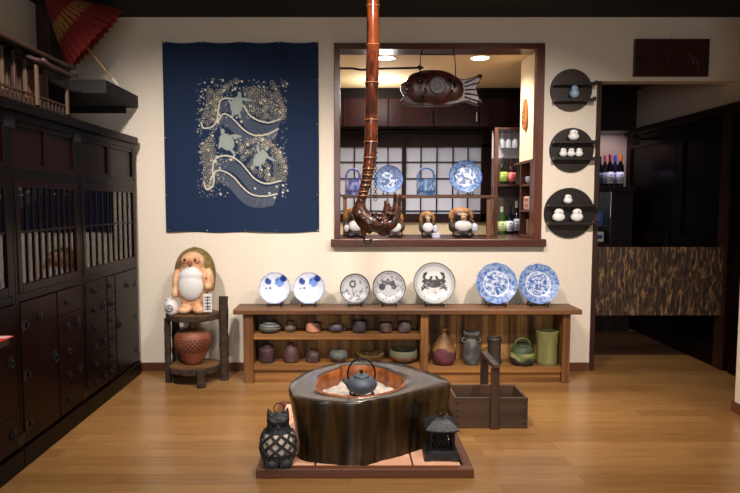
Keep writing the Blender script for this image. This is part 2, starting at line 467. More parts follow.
def f_iris(u, v):
    c = (208, 214, 224); r = math.hypot(u, v)
    if r > .93: c = (150, 165, 200)
    def blob(x, y, a, colr, k=3):
        nonlocal c
        d = math.hypot(u - x, v - y) / (a * (1 + .3 * nz(u * 5, v * 5, x * 7)))
        if d < 1: c = mixc(colr, c, max(0, (d - .75) * 4))
    blob(-.45, .42, .22, (40, 70, 150)); blob(.28, .42, .34, (104, 140, 205)); blob(.52, .62, .24, (30, 56, 130)); blob(.12, .5, .12, (70, 100, 180))
    blob(-.55, -.02, .07, (70, 100, 170)); blob(-.3, 0, .08, (60, 90, 160)); blob(-.1, -.45, .07, (190, 205, 225))
    return c
def f_flower(u, v):
    c = (180, 180, 182); r = math.hypot(u, v)
    if r > .9: return (84, 84, 90)
    if abs(r - .82) < .03: c = (150, 150, 155)
    for k in range(7):
        a = 2 * PI * k / 7; x, y = -.15 + .17 * math.cos(a), .32 + .2 * math.sin(a)
        if math.hypot(u - x, v - y) < .085: c = (70, 72, 84)
    if abs(u + .15 + .1 * v) < .025 and -.5 < v < .2: c = (90, 92, 95)
    if nz(u * 6 + 3, v * 6, 2.2) > .22 and -.75 < v < -.1: c = (120, 120, 126)
    if nz(u * 9, v * 9, 5.5) > .4 and r > .45: c = (90, 92, 98)
    return c
def f_fish(u, v):
    c = (176, 176, 180); r = math.hypot(u, v)
    if r > .93: return (72, 74, 80)
    if abs(r - .86) < .02: return (110, 112, 118)
    if .5 < r < .84 and nz(u * 8, v * 8, 1.2) > .15: c = (128, 130, 138)
    # curled prawn / fish shape
    ang = math.atan2(v + .02, u + .05); d = math.hypot(u + .05, v + .02)
    if .18 < d < .5 + .06 * math.sin(ang * 9) and -.3 < ang < 2.9: c = mixc((38, 38, 42), (120, 120, 124), .5 + nz(u * 9, v * 9, 4) * 1.6)
    if math.hypot(u + .42, v - .02) < .2: c = (50, 50, 54)
    if math.hypot(u - .25, v - .2) < .14: c = (60, 60, 64)
    return c
def f_crab(u, v):
    c = (200, 200, 200); r = math.hypot(u, v)
    if r > .96: return (90, 92, 92)
    if r > .82: c = (168, 172, 172)
    dark = (46, 44, 46)
    if ((u) / .34) ** 2 + ((v + .02) / .2) ** 2 < 1: c = mixc(dark, (110, 105, 104), .3 + nz(u * 8, v * 8, 1) * 1.5)
    for s in (-1, 1):
        d = math.hypot(u - s * .3, v - .32)
        if .12 < d < .24 and not (s * (u - s * .3) < .02 and v > .36): c = dark
        if math.hypot(u - s * .45, v - .1) < .11: c = dark
        for k in range(4):
            x = s * (u); y0_ = -.02 - .09 * k
            if .25 < x < .62 and abs(v - (y0_ - (x - .25) * (.5 - .1 * k) + .1 * math.sin((x - .25) * 9))) < .028: c = dark
    if v < -.35 and r < .8 and nz(u * 9, v * 13, 8) > .28: c = (120, 120, 120)
    return c
def f_scroll(seed, rim=(110, 140, 200)):
    def f(u, v):
        r = math.hypot(u, v); a = math.atan2(v, u)
        n = math.sin(9 * u + 3 * nz(u * 3, v * 3, seed) * 5) * math.sin(9 * v + 4 * nz(v * 3, u * 3, seed + 3) * 4)
        n2 = nz(u * 7, v * 7, seed)
        c = mixc((200, 208, 222), (50, 88, 160), .36 + (n * .9 + n2 * 1.5) * 1.2)
        if r > .95: c = rim
        if abs(r - .6) < .02: c = (206, 214, 228)
        if r > .62 and r <= .95: c = mixc(c, (88, 122, 184), .4)
        return c
    return f
def f_sometsuke(seed):
    def f(u, v):
        r = math.hypot(u, v)
        n = nz(u * 5, v * 5, seed) + .6 * nz(u * 11, v * 11, seed)
        c = mixc((172, 186, 206), (44, 70, 122), .36 + n * 2.8) if r < .64 else mixc((58, 88, 142), (124, 148, 184), .5 + nz(u * 12, v * 12, seed + 4) * 3)
        if abs(r - .65) < .025: c = (30, 52, 120)
        if r > .95: c = (44, 70, 140)
        return c
    return f
ZT = .543
PL = [(275, 290, 16, f_iris, 10, 'white plate with blue flower blots, first from the left on the long shelf', 0),
      (309, 291, 16, f_iris, 10, 'white plate with blue flower blots, second from the left on the long shelf', 0),
      (355, 290, 15.3, f_flower, 0, 'small grey plate with a fine dark flower sprig, beside the curled fish plate', 0),
      (389, 288, 16.8, f_fish, 0, 'grey-rimmed plate painted with a dark curled fish, behind the kettle', 0),
      (434, 286, 21, f_crab, 0, 'large white plate painted with a black crab', 0),
      (496, 287, 20.8, f_scroll(1.3), 12, 'scalloped blue and white scroll plate, beside the crab plate', 0),
      (538, 288, 20.4, f_scroll(6.1), 12, 'scalloped blue and white scroll plate nearest the right end of the long shelf', 0)]
names = ['leftmost blue-blotted plate', 'second blue-blotted plate', 'small flower sprig plate', 'curled fish plate', 'crab plate', 'scroll plate beside the crab plate', 'scroll plate at the right end']
for (cx, cy, r, fn, sc, lab, _), nm in zip(PL, names):
    x, y, z, rr = plate('ceramic_plate', lab, cx, cy, r, fn, sc, 'plates on the long shelf', zbase=ZT + .001)
    stand(x, y, z, rr, 'small black stand under the ' + nm)

# ------------------------------------------------------------------ long display shelf
def bx(name, m, parent, *boxes, bev=.003):
    b = MB()
    for q in boxes: b.box(*q, bev)
    return b.build(name, m, parent)
t = thing('display_shelf', 'long low brown wooden display shelf with pottery, against the back wall', 'shelf', (0, 0, 0))
YF, YB = -.33, -.1
bx('top_board', M_TOP, t, (-.837, 1.66, YF - .03, YB + .005, ZT - .036, ZT), bev=.006)
bx('side_panel', M_SHELFZ, t, (-.77, -.7, YF, YB, 0, ZT - .037))
bx('side_panel', M_SHELFZ, t, (1.535, 1.59, YF, YB, 0, ZT - .037))
bx('divider', M_SHELFZ, t, (.51, .565, YF, YB, 0, ZT - .037))
bx('shelf_board', M_SHELF, t, (-.699, .509, YF + .01, YB - .012, .318, .358))
bx('shelf_board', M_SHELF, t, (-.699, .509, YF + .01, YB - .012, .092, .138))
bx('shelf_board', M_SHELF, t, (.566, 1.534, YF + .01, YB - .012, .074, .12))
bx('kick_board', M_SHELF, t, (-.699, .509, YF + .03, YF + .05, 0, .09))
bx('kick_board', M_SHELF, t, (.566, 1.534, YF + .03, YF + .05, 0, .072))
for x0, x1 in ((-.699, .509), (.566, 1.534)):
    b = MB(); n = int((x1 - x0) / .075)
    for i in range(n): w = (x1 - x0) / n; b.box(x0 + i * w, x0 + (i + 1) * w - .003, YB - .01, YB, .01, ZT - .038)
    b.build('back_panel', M_SHELFB, t)

YP = -.25
def pot(name, label, cat, x0, x1, ytop, zb, prof, c1, c2, group=None, y=YP, fn=None, seg=36, m=None, lid=None, s=30, hscale=1, wob=None, extra=None):
    """prof: radius (1 = widest) against height (0..1)"""
    cx = (x0 + x1) / 2; r = size(x1 - x0, y) / 2; X = at(cx, 340, y).x
    h = (at(cx, ytop, y).z - zb) * hscale
    P = smooth_prof([(a * r, q * h) for a, q in prof], 5)
    P = [(0, 0)] + P
    root = thing(name, label, cat, (X, y, zb + .001), 0, group)
    o = lathe_obj('body', P, m or M_RAW, root, seg, fn or stone(c1, c2, s), wob=wob)
    return root, r, h
CUP = [(.7, 0), (.95, .12), (1, .5), (.96, 1), (.86, 1), (.88, .5), (.75, .15), (0, .12)]
G1, G2 = 'small pots on the upper left shelf board', 'pots on the lower left shelf board'
Z1, Z2, Z3 = .358, .138, .12
r0, r, h = pot('lidded_jar', 'squat grey striped lidded jar, leftmost on the upper shelf board', 'jar', 259, 281, 319, Z1, [(.6, 0), (.95, .2), (1, .42), (.9, .62), (.55, .82), (.2, .9), (.14, .96), (0, 1)], (96, 98, 92), (60, 60, 56), G1,
               fn=lambda co: mixc((118, 120, 112), (52, 52, 50), .5 + .6 * math.sin(co.z * 330 + math.atan2(co.y, co.x) * 1.0)))
r0, r, h = pot('small_jar', 'tiny dark jar with a round stopper beside the squat grey lidded jar', 'jar', 285, 296, 320, Z1, [(.7, 0), (1, .25), (.9, .45), (.5, .6), (.75, .75), (.7, .92), (0, 1)], (70, 58, 54), (110, 96, 90), G1)
r0, r, h = pot('handled_cup', 'salmon and brown pottery cup with small lug handles on the upper shelf board', 'cup', 306, 321, 323, Z1, CUP, (176, 116, 88), (96, 56, 42), G1,
               fn=lambda co: mixc((196, 136, 104), (70, 42, 34), (co.z - .05 + co.x * .9) * 60))
for s in (-1, 1):
    b = MB(); b.tube([(s * r * .9, 0, h * .75), (s * r * 1.15, 0, h * .95), (s * r * 1.02, 0, h * 1.18)], .005, 8); b.build('handle', mat('brown_clay', (110, 66, 50), .6), r0, True)
r0, r, h = pot('side_handled_pot', 'dark glazed side-handled pot, next to the salmon cup on the upper shelf board', 'pot', 329, 343, 323, Z1, [(.6, 0), (.95, .25), (1, .5), (.85, .8), (.6, .92), (.2, 1), (0, 1.02)], (52, 46, 52), (84, 76, 84), G1)
b = MB(); b.ring((r * 1.05, 0, h * .55), r * .38, .0045, 'y', 14); b.build('handle', mat('dark_clay', (56, 48, 52), .4), r0, True)
r0, r, h = pot('tea_cup', 'dark charcoal tea cup directly behind the top of the kettle handle', 'cup', 352, 367, 321, Z1, CUP, (38, 36, 38), (66, 60, 60), G1)
r0, r, h = pot('tea_cup', 'small brown-grey tea cup, second from the divider on the upper shelf board', 'cup', 379, 392, 323, Z1, CUP, (86, 60, 54), (52, 40, 40), G1)
r0, r, h = pot('tea_cup', 'small dark olive tea cup nearest the divider on the upper shelf board', 'cup', 398, 411, 322, Z1, CUP, (58, 54, 50), (96, 80, 70), G1)
JAR = [(.8, 0), (1, .08), (1, .7), (.8, .82), (.6, .86), (.62, 1), (.5, 1), (.45, .85), (0, .83)]
r0, r, h = pot('tea_caddy', 'dark maroon straight-sided tea caddy, leftmost on the lower shelf board', 'jar', 259, 275, 345, Z2, JAR, (46, 30, 33), (70, 46, 46), G2)
r0, r, h = pot('clay_bottle', 'reddish brown bell-shaped clay bottle, second on the lower shelf board', 'bottle', 283, 299, 343, Z2, [(.9, 0), (1, .1), (.95, .5), (.7, .78), (.38, .86), (.42, 1), (.3, 1), (.28, .85), (0, .8)], (92, 60, 54), (66, 46, 42), G2)
r0, r, h = pot('clay_jar', 'short maroon clay jar with a grey shoulder, third on the lower shelf board', 'jar', 306, 320, 350, Z2, [(.9, 0), (1, .1), (.98, .65), (.75, .85), (.75, 1), (.6, 1), (.6, .8), (0, .7)], (62, 38, 38), (84, 64, 60), G2)
BOWL = [(.35, 0), (.4, .1), (.8, .4), (1, 1), (.94, 1), (.7, .45), (.3, .2), (0, .18)]
r0, r, h = pot('pottery_bowl', 'grey-green pottery bowl behind the left rim of the hearth stump', 'bowl', 329, 348, 350, Z2, [(.5, 0), (.9, .3), (1, .55), (.85, .85), (.5, 1), (.3, .96), (0, .94)], (92, 98, 90), (70, 74, 70), G2)
r0, r, h = pot('pottery_dish', 'yellow-green shallow pottery dish behind the kettle', 'dish', 357, 384, 354, Z2, BOWL, (120, 112, 60), (96, 60, 44), G2)
r0, r, h = pot('pottery_bowl', 'brown bowl with a red and green band, nearest the divider on the lower shelf board', 'bowl', 389, 418, 350, Z2, [(.5, 0), (.9, .3), (1, .6), (.95, 1), (.88, 1), (.9, .6), (.5, .2), (0, .15)], (90, 78, 60), (70, 60, 48), G2,
               fn=lambda co: (128, 46, 36) if nz(co.x * 22, co.y * 22, 1) > .05 and co.z < .05 else (96, 96, 74))
G3 = 'vases in the right half of the long shelf'
def f_purple(co):
    c = mixc((104, 52, 62), (74, 38, 48), .5 + nz(co.x * 16, co.y * 16, co.z * 16))
    e = .118 + .018 * math.sin(math.atan2(co.y, co.x) * 3 + 1)
    if co.z > e: c = mixc((150, 108, 54), (92, 60, 30), (co.z - e) * 18)
    return c
r0, r, h = pot('gourd_vase', 'purple-red onion-shaped vase with a golden brown shoulder', 'vase', 432, 456, 329, Z3, [(.7, 0), (.98, .14), (1, .35), (.85, .56), (.55, .72), (.28, .82), (.2, .9), (.3, 1), (.22, 1), (.14, .9), (0, .88)], 0, 0, G3, fn=f_purple)
r0, r, h = pot('eared_vase', 'tall grey stone-textured vase with small ears, behind the toolbox handle', 'vase', 463, 480, 332, Z3, [(.85, 0), (.95, .1), (1, .3), (.9, .6), (.75, .76), (.7, .82), (.95, .92), (.95, 1), (.8, 1), (.6, .85), (0, .8)], (96, 94, 90), (60, 60, 58), G3)
for s in (-1, 1):
    b = MB(); b.ring((s * r * .86, 0, h * .75), r * .25, .005, 'y', 12); b.build('ear', mat('grey_clay', (100, 100, 96), .7), r0, True)
r0, r, h = pot('cylinder_vase', 'dark teal and brown cylinder vase between the grey eared vase and the green handled vase', 'vase', 487, 502, 338, Z3, [(.8, 0), (.95, .06), (.85, .4), (.9, .8), (1, .95), (.95, 1), (.8, 1), (.75, .6), (0, .4)], (38, 46, 42), (62, 44, 38), G3, s=24)
def f_green(co):
    t = nz(co.x * 14, co.y * 14, co.z * 14)
    if co.z < .045 + .012 * math.sin(co.x * 60): return (40, 42, 36)
    return mixc((84, 100, 50), (168, 160, 104), .35 + t * 2.2) if co.z < .085 else mixc((62, 82, 44), (40, 50, 30), .5 + t)
r0, r, h = pot('handled_vase', 'round green and black mottled vase with an arched handle', 'vase', 510, 535, 343, Z3, [(.75, 0), (.95, .12), (1, .4), (.85, .75), (.5, .95), (.52, 1), (.4, 1), (.4, .9), (0, .8)], 0, 0, G3, fn=f_green)
b = MB(); b.tube([(math.cos(a) * r * .62, 0, h * .9 + math.sin(a) * r * .55) for a in np.linspace(-.1, PI + .1, 14)], [.008] * 14, 8); b.build('handle', mat('green_glazed_clay', (74, 88, 44), .35), r0, True)
def f_zig(co):
    a = math.atan2(co.y, co.x) * 6
    tri = abs(((a / PI) % 2) - 1)
    return mixc((156, 150, 92), (64, 70, 36), .5 + .9 * math.sin(co.z * 300 + tri * 14))
r0, r, h = pot('ribbed_vase', 'tall olive green vase with slanting zigzag ribs, rightmost in the long shelf', 'vase', 536, 558, 331, Z3, densify([(.86, 0), (.92, .08), (.9, .5), (.98, .93), (1, 1), (.9, 1), (.82, .6), (0, .5)], 3), 0, 0, G3, fn=f_zig, seg=72)

# ------------------------------------------------------------------ log stand with raccoon dog statue and pierced vase
M_BARK = mat('rough_bark', (62, 42, 28), .85, 0, 0, (34, 22, 15), 30, 1.0)
M_SLAB = wood('slab_wood', (112, 78, 44), (84, 54, 30), 'x', 10, .6)
SX, SY = at(192, 310, -.3).x, -.27
t = thing('log_stand', 'two-tier stand of bark-edged round slabs on rough log legs, beside the cabinet', 'stand', (SX, SY, 0))
def slab(z, rx, ry, th=.04):
    b = MB(); pts = []
    for k in range(40):
        a = 2 * PI * k / 40; w = 1 + .05 * nz(math.cos(a) * 2, math.sin(a) * 2, z * 9)
        pts.append((math.cos(a) * rx * w, math.sin(a) * ry * w))
    b.prism(pts, z, z + th, 'xy', .006)
    o = b.build('slab', M_BARK, t, 50)
    b = MB(); b.prism([(x * .95, y * .95) for x, y in pts], z + th - .001, z + th + .003, 'xy'); b.build('slab_face', M_SLAB, o)
slab(.465, .195, .17); slab(.085, .19, .17)
def log(x, y, z0, z1, r, lean=0):
    b = MB(); n = 12
    b.tube([(x + lean * (i / n) + .004 * nz(i * .9, x, 3), y + .004 * nz(i, y * 5, 8), z0 + (z1 - z0) * i / n) for i in range(n + 1)], [r * (1 + .14 * nz(i * .8, x * 9, y * 9)) for i in range(n + 1)], 12)
    b.build('leg', M_BARK, t, 60)
log(.215, .03, 0, .62, .034); log(-.165, .12, 0, .47, .03); log(-.18, -.03, 0, .47, .024); log(.09, -.165, 0, .125, .032)

# statue
M_TERRA = mat('sandy_terracotta', (220, 180, 140), .6, 0, 0, (202, 148, 108), 18, .2)
M_HAT = mat('mossy_straw_glaze', (132, 108, 56), .75, 0, 0, (100, 82, 40), 30, .8)
M_BELLY = mat('white_glaze', (210, 208, 206), .5, 0, .1)
M_BLK = mat('black_glaze', (24, 22, 22), .4)
M_FACE = mat('brown_face_glaze', (150, 96, 62), .6)
t = thing('raccoon_dog_statue', 'sandy pottery raccoon dog statue with huge white belly on the log stand', 'statue', (SX + .008, SY, .509))
b = MB()
b.ell((0, 0, .13), (.105, .085, .13)); b.ell((0, .01, .27), (.115, .085, .13)); b.ell((0, -.01, .37), (.088, .075, .075))
b.ell((-.115, -.015, .22), (.036, .04, .1)); b.ell((.115, -.015, .24), (.036, .04, .09)); b.ell((-.055, -.06, .03), (.05, .06, .032)); b.ell((.055, -.06, .03), (.05, .06, .032))
b.ell((.118, -.05, .2), (.028, .04, .035)); b.ell((-.118, -.05, .15), (.028, .04, .04)); b.ell((0, -.075, .385), (.026, .03, .024))
b.build('body', M_TERRA, t, True, remesh=.007)
b = MB(); b.ell((0, -.075, .2), (.092, .05, .105)); b.ell((0, -.07, .275), (.088, .045, .06)); b.ell((0, -.06, .32), (.045, .04, .03)); b.build('belly', M_BELLY, t, True, remesh=.006)
b = MB(); b.lathe(smooth_prof([(0, .19), (.06, .172), (.11, .13), (.142, .06), (.15, -.03), (.138, -.12), (.132, -.12), (.142, -.03), (.13, .05), (.1, .12), (.055, .16), (0, .175)], 4), (0, .045, .285), 36, 'z', None, 1, .62); b.build('hat', M_HAT, t, 60)
b = MB()
for s in (-1, 1): b.ell((s * .04, -.078, .39), (.028, .012, .024))
b.build('eye_patch', mat('reddish_clay', (196, 140, 104), .6), t, True)
for s in (-1, 1):
    b = MB(); b.ell((s * .038, -.092, .392), (.009, .006, .01)); b.build('eye', M_BLK, t, True)
b = MB(); b.ell((0, -.1, .372), (.016, .014, .024)); b.build('nose', M_FACE, t, True)
b = MB(); b.ell((.112, -.092, .26), (.007, .004, .007)); b.build('button', M_BLK, t, True)
# jar and ledger it carries
b = MB(); b.lathe(smooth_prof([(0, 0), (.03, 0), (.047, .03), (.05, .06), (.036, .095), (.02, .105), (.024, .12), (.014, .12), (0, .11)], 4), (0, 0, 0), 28)
j = b.build('jar', M_BELLY, t, 60, (-.125, -.085, .002), (0, R(-18), 0))
b = MB(); b.ring((0, -.047, .052), .022, .003, 'y', 20, 6); b.tube([(-.002, -.05, .066), (-.006, -.052, .052), (-.014, -.05, .04)], .003, 6); b.tube([(.003, -.05, .064), (.007, -.052, .05), (.014, -.05, .04)], .003, 6)
b.build('jar_mark', M_BLK, j, True)
b = MB(); b.box(-.03, .03, -.012, .012, 0, .13, .003)
l = b.build('ledger', M_BELLY, t, None, (.122, -.095, .02), (R(6), 0, R(12)))
b = MB()
for zz in (.108, .088, .064, .04, .022): b.box(-.018, .02, -.0135, -.0115, zz, zz + .006)
b.box(-.002, .003, -.0135, -.0115, .018, .115)
b.build('ledger_writing', M_BLK, l)

def f_pierce(co):
    c = mixc((142, 82, 54), (112, 56, 36), .5 + nz(co.x * 12, co.y * 12, co.z * 9) * 1.3)
    if co.z > .24: c = mixc(c, (110, 88, 48), .6)
    if .1 < co.z < .2:
        a = math.atan2(co.y, co.x); row = int((co.z - .1) / .0166); fz = ((co.z - .1) / .0166) % 1 - .5
        fa = (a * 26 / (2 * PI) + .5 * row) % 1 - .5
        if fa * fa / .12 + fz * fz / .12 < 1: c = (30, 14, 10)
    return c
b = MB(); P = densify(smooth_prof([(.045, 0), (.062, .012), (.09, .06), (.128, .13), (.134, .18), (.115, .235), (.06, .262), (.03, .275), (.034, .33), (.04, .34), (.03, .34), (.024, .28), (0, .26)], 5), 4)
b.lathe([(0, 0)] + P, seg=240)
o = b.build('pierced_vase', M_RAW, None, 60, (SX - .005, SY, .13)); paint(o, f_pierce)
tag(o, 'round red-brown vase with pierced holes on the lower slab of the log stand', 'vase')

# ------------------------------------------------------------------ wall hanging (indigo cloth with waves and turtles)
def hanging():
    tl, tr = at(162, 42), at(318, 42); bl, br_ = at(165, 232), at(317, 234)
    X0, X1, Z0, Z1_ = -1.405, -.236, bl.z, tl.z
    NX, NZ = 230, 285
    img = np.zeros((NZ, NX, 3)); img[:] = (7, 34, 66)
    xs = np.linspace(162.5, 317.5, NX); zs = np.linspace(42, 233, NZ)
    XX, ZZ = np.meshgrid(xs, zs)
    rr = np.random.RandomState(4)
    def blend(mask, c): img[:] = img * (1 - mask[..., None]) + np.array(c) * mask[..., None]
    def conv(pts): return [(180 + a / 3.283, 60 + b_ / 3.283) for a, b_ in pts]
    def sm(pts, n=6):
        return smooth_prof_xy(pts, n)
    def stroke(pts, w, c, s=1):
        pts = conv(pts); pts = sm(pts)
        m = np.zeros(XX.shape)
        for (ax, ay), (bx_, by) in zip(pts[:-1], pts[1:]):
            dx, dy = bx_ - ax, by - ay; L = dx * dx + dy * dy + 1e-9
            t = np.clip(((XX - ax) * dx + (ZZ - ay) * dy) / L, 0, 1)
            d = np.hypot(XX - ax - t * dx, ZZ - ay - t * dy)
            m = np.maximum(m, np.clip((w - d) / .35 + .5, 0, 1))
        blend(m * s, c)
    def dot(x, y, r, c, s=1):
        d = np.hypot(XX - x, ZZ - y); blend(np.clip((r - d) / .35 + .5, 0, 1) * s, c)
    def ringd(x, y, r, w, c, s=1):
        d = np.abs(np.hypot(XX - x, ZZ - y) - r); blend(np.clip((w - d) / .35 + .5, 0, 1) * s, c)
    def elli(x, y, a, b_, th, c, s=1):
        dx, dy = XX - x, ZZ - y
        u = dx * math.cos(th) + dy * math.sin(th); v = -dx * math.sin(th) + dy * math.cos(th)
        d = np.sqrt((u / a) ** 2 + (v / b_) ** 2)
        blend(np.clip((1 - d) * min(a, b_) / .35 + .5, 0, 1) * s, c)
    pale = (206, 200, 178); grey = (100, 102, 110); tan = (168, 152, 118)
    W1 = [(66, 205), (72, 222), (100, 218), (118, 195), (122, 160), (130, 132), (152, 124), (180, 130), (205, 150), (225, 180), (255, 198), (290, 204), (325, 192)]
    W2 = [(118, 205), (135, 178), (155, 180), (180, 202), (205, 228), (240, 246), (280, 243), (318, 225)]
    L1 = [(70, 400), (78, 424), (96, 418), (104, 395), (100, 360), (106, 330), (128, 315), (160, 316), (190, 334), (215, 362), (240, 390), (278, 406), (326, 396)]
    L2 = [(92, 392), (112, 364), (140, 366), (170, 386), (200, 420), (230, 442), (270, 448), (312, 440)]
    for base_, n_, off in ((W1[4:], 6, 6), (W2, 6, 4.5), (L1[5:], 6, 6), (L2, 7, 4.5)):
        for k in range(2, n_ + 2):
            stroke([(a - k * 1.5, b_ + k * off) for a, b_ in base_], .5, grey, .85)
    # foam: chains of scallops
    def foam(cx0, cx1, cy0, cy1, n):
        for _ in range(n):
            x = rr.uniform(cx0, cx1); y = rr.uniform(cy0, cy1)
            X, Y = 180 + x / 3.283, 60 + y / 3.283
            ringd(X, Y, rr.uniform(1.3, 2.2), .34, tan, .85)
    foam(64, 122, 100, 200, 6); foam(215, 335, 95, 188, 10); foam(200, 335, 268, 385, 10)
    def scallop(p, q, bow, n):
        """a row of small open arcs, as the foam is drawn on the cloth"""
        n = max(4, n - 2)
        for k in range(n):
            t = k / (n - 1); x = p[0] + (q[0] - p[0]) * t; y = p[1] + (q[1] - p[1]) * t
            L_ = math.hypot(q[0] - p[0], q[1] - p[1]); x += -(q[1] - p[1]) / L_ * bow * math.sin(t * PI); y += (q[0] - p[0]) / L_ * bow * math.sin(t * PI)
            ringd(180 + x / 3.283, 60 + y / 3.283, 2.3, .32, tan, .85); dot(180 + x / 3.283, 60 + y / 3.283, .7, pale, .8)
    for p, q, bow, n in (((68, 198), (92, 100), 8, 9), ((86, 205), (108, 112), 8, 8), ((104, 196), (118, 130), 4, 6), ((122, 128), (182, 66), -10, 8), ((108, 140), (150, 90), -8, 6),
                         ((212, 100), (330, 180), -14, 12), ((222, 120), (322, 192), -10, 11), ((216, 140), (300, 196), -6, 9), ((240, 92), (338, 160), -14, 10), ((300, 74), (336, 185), -8, 10), ((218, 160), (270, 190), -3, 6),
                         ((72, 410), (70, 290), 6, 10), ((88, 415), (86, 280), 6, 11), ((72, 290), (96, 256), -5, 5), ((102, 330), (98, 280), 3, 5),
                         ((192, 300), (262, 258), -12, 8), ((200, 322), (290, 275), -10, 9), ((270, 262), (330, 330), -10, 8), ((318, 300), (322, 388), -8, 8), ((300, 300), (306, 392), -6, 8), ((240, 365), (300, 392), 4, 6), ((222, 345), (250, 300), 4, 5), ((284, 350), (286, 395), 2, 5), ((176, 250), (198, 295), -4, 5), ((338, 330), (336, 390), -4, 6)):
        scallop(p, q, bow, n)
    for _ in range(950):
        x = rr.uniform(50, 348); y = rr.uniform(60, 452)
        if 150 < x < 330 and (170 < y < 240 or 330 < y): continue
        if x < 40 or x > 355: continue
        dot(180 + x / 3.283, 60 + y / 3.283, rr.uniform(.3, .75), pale, rr.uniform(.5, 1))
    for _ in range(60):
        x = rr.uniform(45, 350); y = rr.uniform(65, 465)
        dot(180 + x / 3.283, 60 + y / 3.283, rr.uniform(.9, 1.25), (206, 202, 184))
    for W in (W1, W2, L1, L2): stroke(W, .72, pale)
    tc = (146, 156, 150)
    def turtle(x, y, a, b_, th, flips):
        X, Y = 180 + x / 3.283, 60 + y / 3.283
        elli(X, Y, a, b_, th, tc)
        for dx, dy, l, w, t2 in flips: elli(X + dx, Y + dy, l, w, t2, tc)
        for k in range(3):
            ringd(X + (k - 1) * .35 * a * math.cos(th), Y + (k - 1) * .35 * a * math.sin(th), 1.6, .25, (168, 172, 160), .5)
    turtle(182, 148, 9, 6, R(100), [(3, -11, 3, 2, R(90)), (9, -6, 6, 1.6, R(10)), (-6, -3, 4, 1.4, R(60)), (-4, 9, 3.5, 1.3, R(100)), (3, 10, 3, 1.2, R(80))])
    turtle(148, 268, 9, 7, R(60), [(-4, -11, 2.6, 2, R(70)), (9, -6, 6, 1.5, R(5)), (-7, 3, 4, 1.3, R(100)), (6, 10, 4, 1.4, R(50))])
    turtle(258, 322, 9, 5.6, R(-50), [(7, -10, 2.6, 1.8, R(-60)), (10, 0, 6, 1.4, R(30)), (-2, -9, 5, 1.3, R(-100)), (-7, 8, 4, 1.3, R(-60)), (0, 9, 3.4, 1.2, R(-90))])
    b = MB(); V = []
    for j_ in range(NZ):
        row = []
        for i in range(NX):
            u = i / (NX - 1); v = j_ / (NZ - 1)
            x = X0 + (X1 - X0) * u + .014 * v * (1 - 2 * u) * 0
            sag = .012 * abs(math.sin(u * PI * 4)) * (1 - v) ** 8
            z = Z1_ - (Z1_ - Z0) * v - sag
            if v > .97: z += .004 * math.sin(u * 14)
            y = -.012 - .006 * math.sin(u * 9 + v * 2) * v - .003 * math.sin(u * 23)
            row.append(b.bm.verts.new((x, y, z)))
        V.append(row)
    for j_ in range(NZ - 1):
        for i in range(NX - 1): b.bm.faces.new((V[j_][i], V[j_ + 1][i], V[j_ + 1][i + 1], V[j_][i + 1]))
    t = thing('wall_hanging', 'large indigo cloth hanging with white waves and turtles, on the back wall', 'wall hanging', (-.82, 0, Z0))
    o = b.build('cloth', M_CLOTH, t, None, (.82, 0, -Z0)); o.data.polygons.foreach_set('use_smooth', [True] * len(o.data.polygons))
    a = o.data.color_attributes.new('Col', 'FLOAT_COLOR', 'POINT')
    c = img.reshape(-1, 3) / 255.0; c = np.where(c <= .04045, c / 12.92, ((c + .055) / 1.055) ** 2.4)
    buf = np.ones((c.shape[0], 4)); buf[:, :3] = c
    a.data.foreach_set('color', buf.astype(np.float32).ravel())
    md = o.modifiers.new('t', 'SOLIDIFY'); md.thickness = .002; md.offset = 1
    for u in (0.01, .25, .5, .75, .99):
        k = MB(); k.ell((X0 + (X1 - X0) * u + .82, -.017, Z1_ - Z0 - .008), (.006, .004, .006), 8); k.build('pin', M_METAL, t, True)
    for u, v in ((.02, .99), (.27, .99), (.52, .99), (.72, .99), (.99, .99), (.99, .2), (.99, .43), (.99, .8), (.01, .5), (.01, .8)):
        k = MB(); k.ell((X0 + (X1 - X0) * u + .82, -.026, (Z1_ - Z0) * (1 - v)), (.005, .003, .005), 8); k.build('pin', M_METAL, t, True)
def smooth_prof_xy(pts, n=5):
    out = []; P = [pts[0]] + list(pts) + [pts[-1]]
    for i in range(1, len(P) - 2):
        for k in range(n):
            t = k / n; q = []
            for j in (0, 1):
                a, b_, c, d = P[i - 1][j], P[i][j], P[i + 1][j], P[i + 2][j]
                q.append(.5 * (2 * b_ + (c - a) * t + (2 * a - 5 * b_ + 4 * c - d) * t * t + (3 * b_ - a - 3 * c + d) * t ** 3))
            out.append(tuple(q))
    out.append(tuple(pts[-1])); return out
hanging()

# ------------------------------------------------------------------ hearth: platform, stump, ash, kettle
PX0, PX1, PY0, PY1 = -.445, .588, -1.843, -.86
t = thing('hearth_platform', 'low square platform of salmon tiles in a reddish wood frame under the stump hearth', 'platform', ((PX0 + PX1) / 2, (PY0 + PY1) / 2, 0))
cx, cy = t.location.x, t.location.y
W, D = (PX1 - PX0) / 2, (PY1 - PY0) / 2
MP = wood('platform_frame_wood', (86, 48, 32), (118, 72, 48), 'x', 9, .4, .1)
MPy = wood('platform_frame_wood_side', (86, 48, 32), (118, 72, 48), 'y', 9, .4, .1)
bx('frame_rail', MP, t, (-W, W, -D, -D + .045, 0, .046), bev=.004); bx('frame_rail', MP, t, (-W, W, D - .045, D, 0, .046), bev=.004)
bx('frame_rail', MPy, t, (-W, -W + .045, -D + .046, D - .046, 0, .046), bev=.004); bx('frame_rail', MPy, t, (W - .045, W, -D + .046, D - .046, 0, .046), bev=.004)
b = MB(); b.box(-W + .045, W - .045, -D + .045, D - .045, 0, .03); b.build('tile_bed', mat('mortar', (70, 46, 38), .9), t)
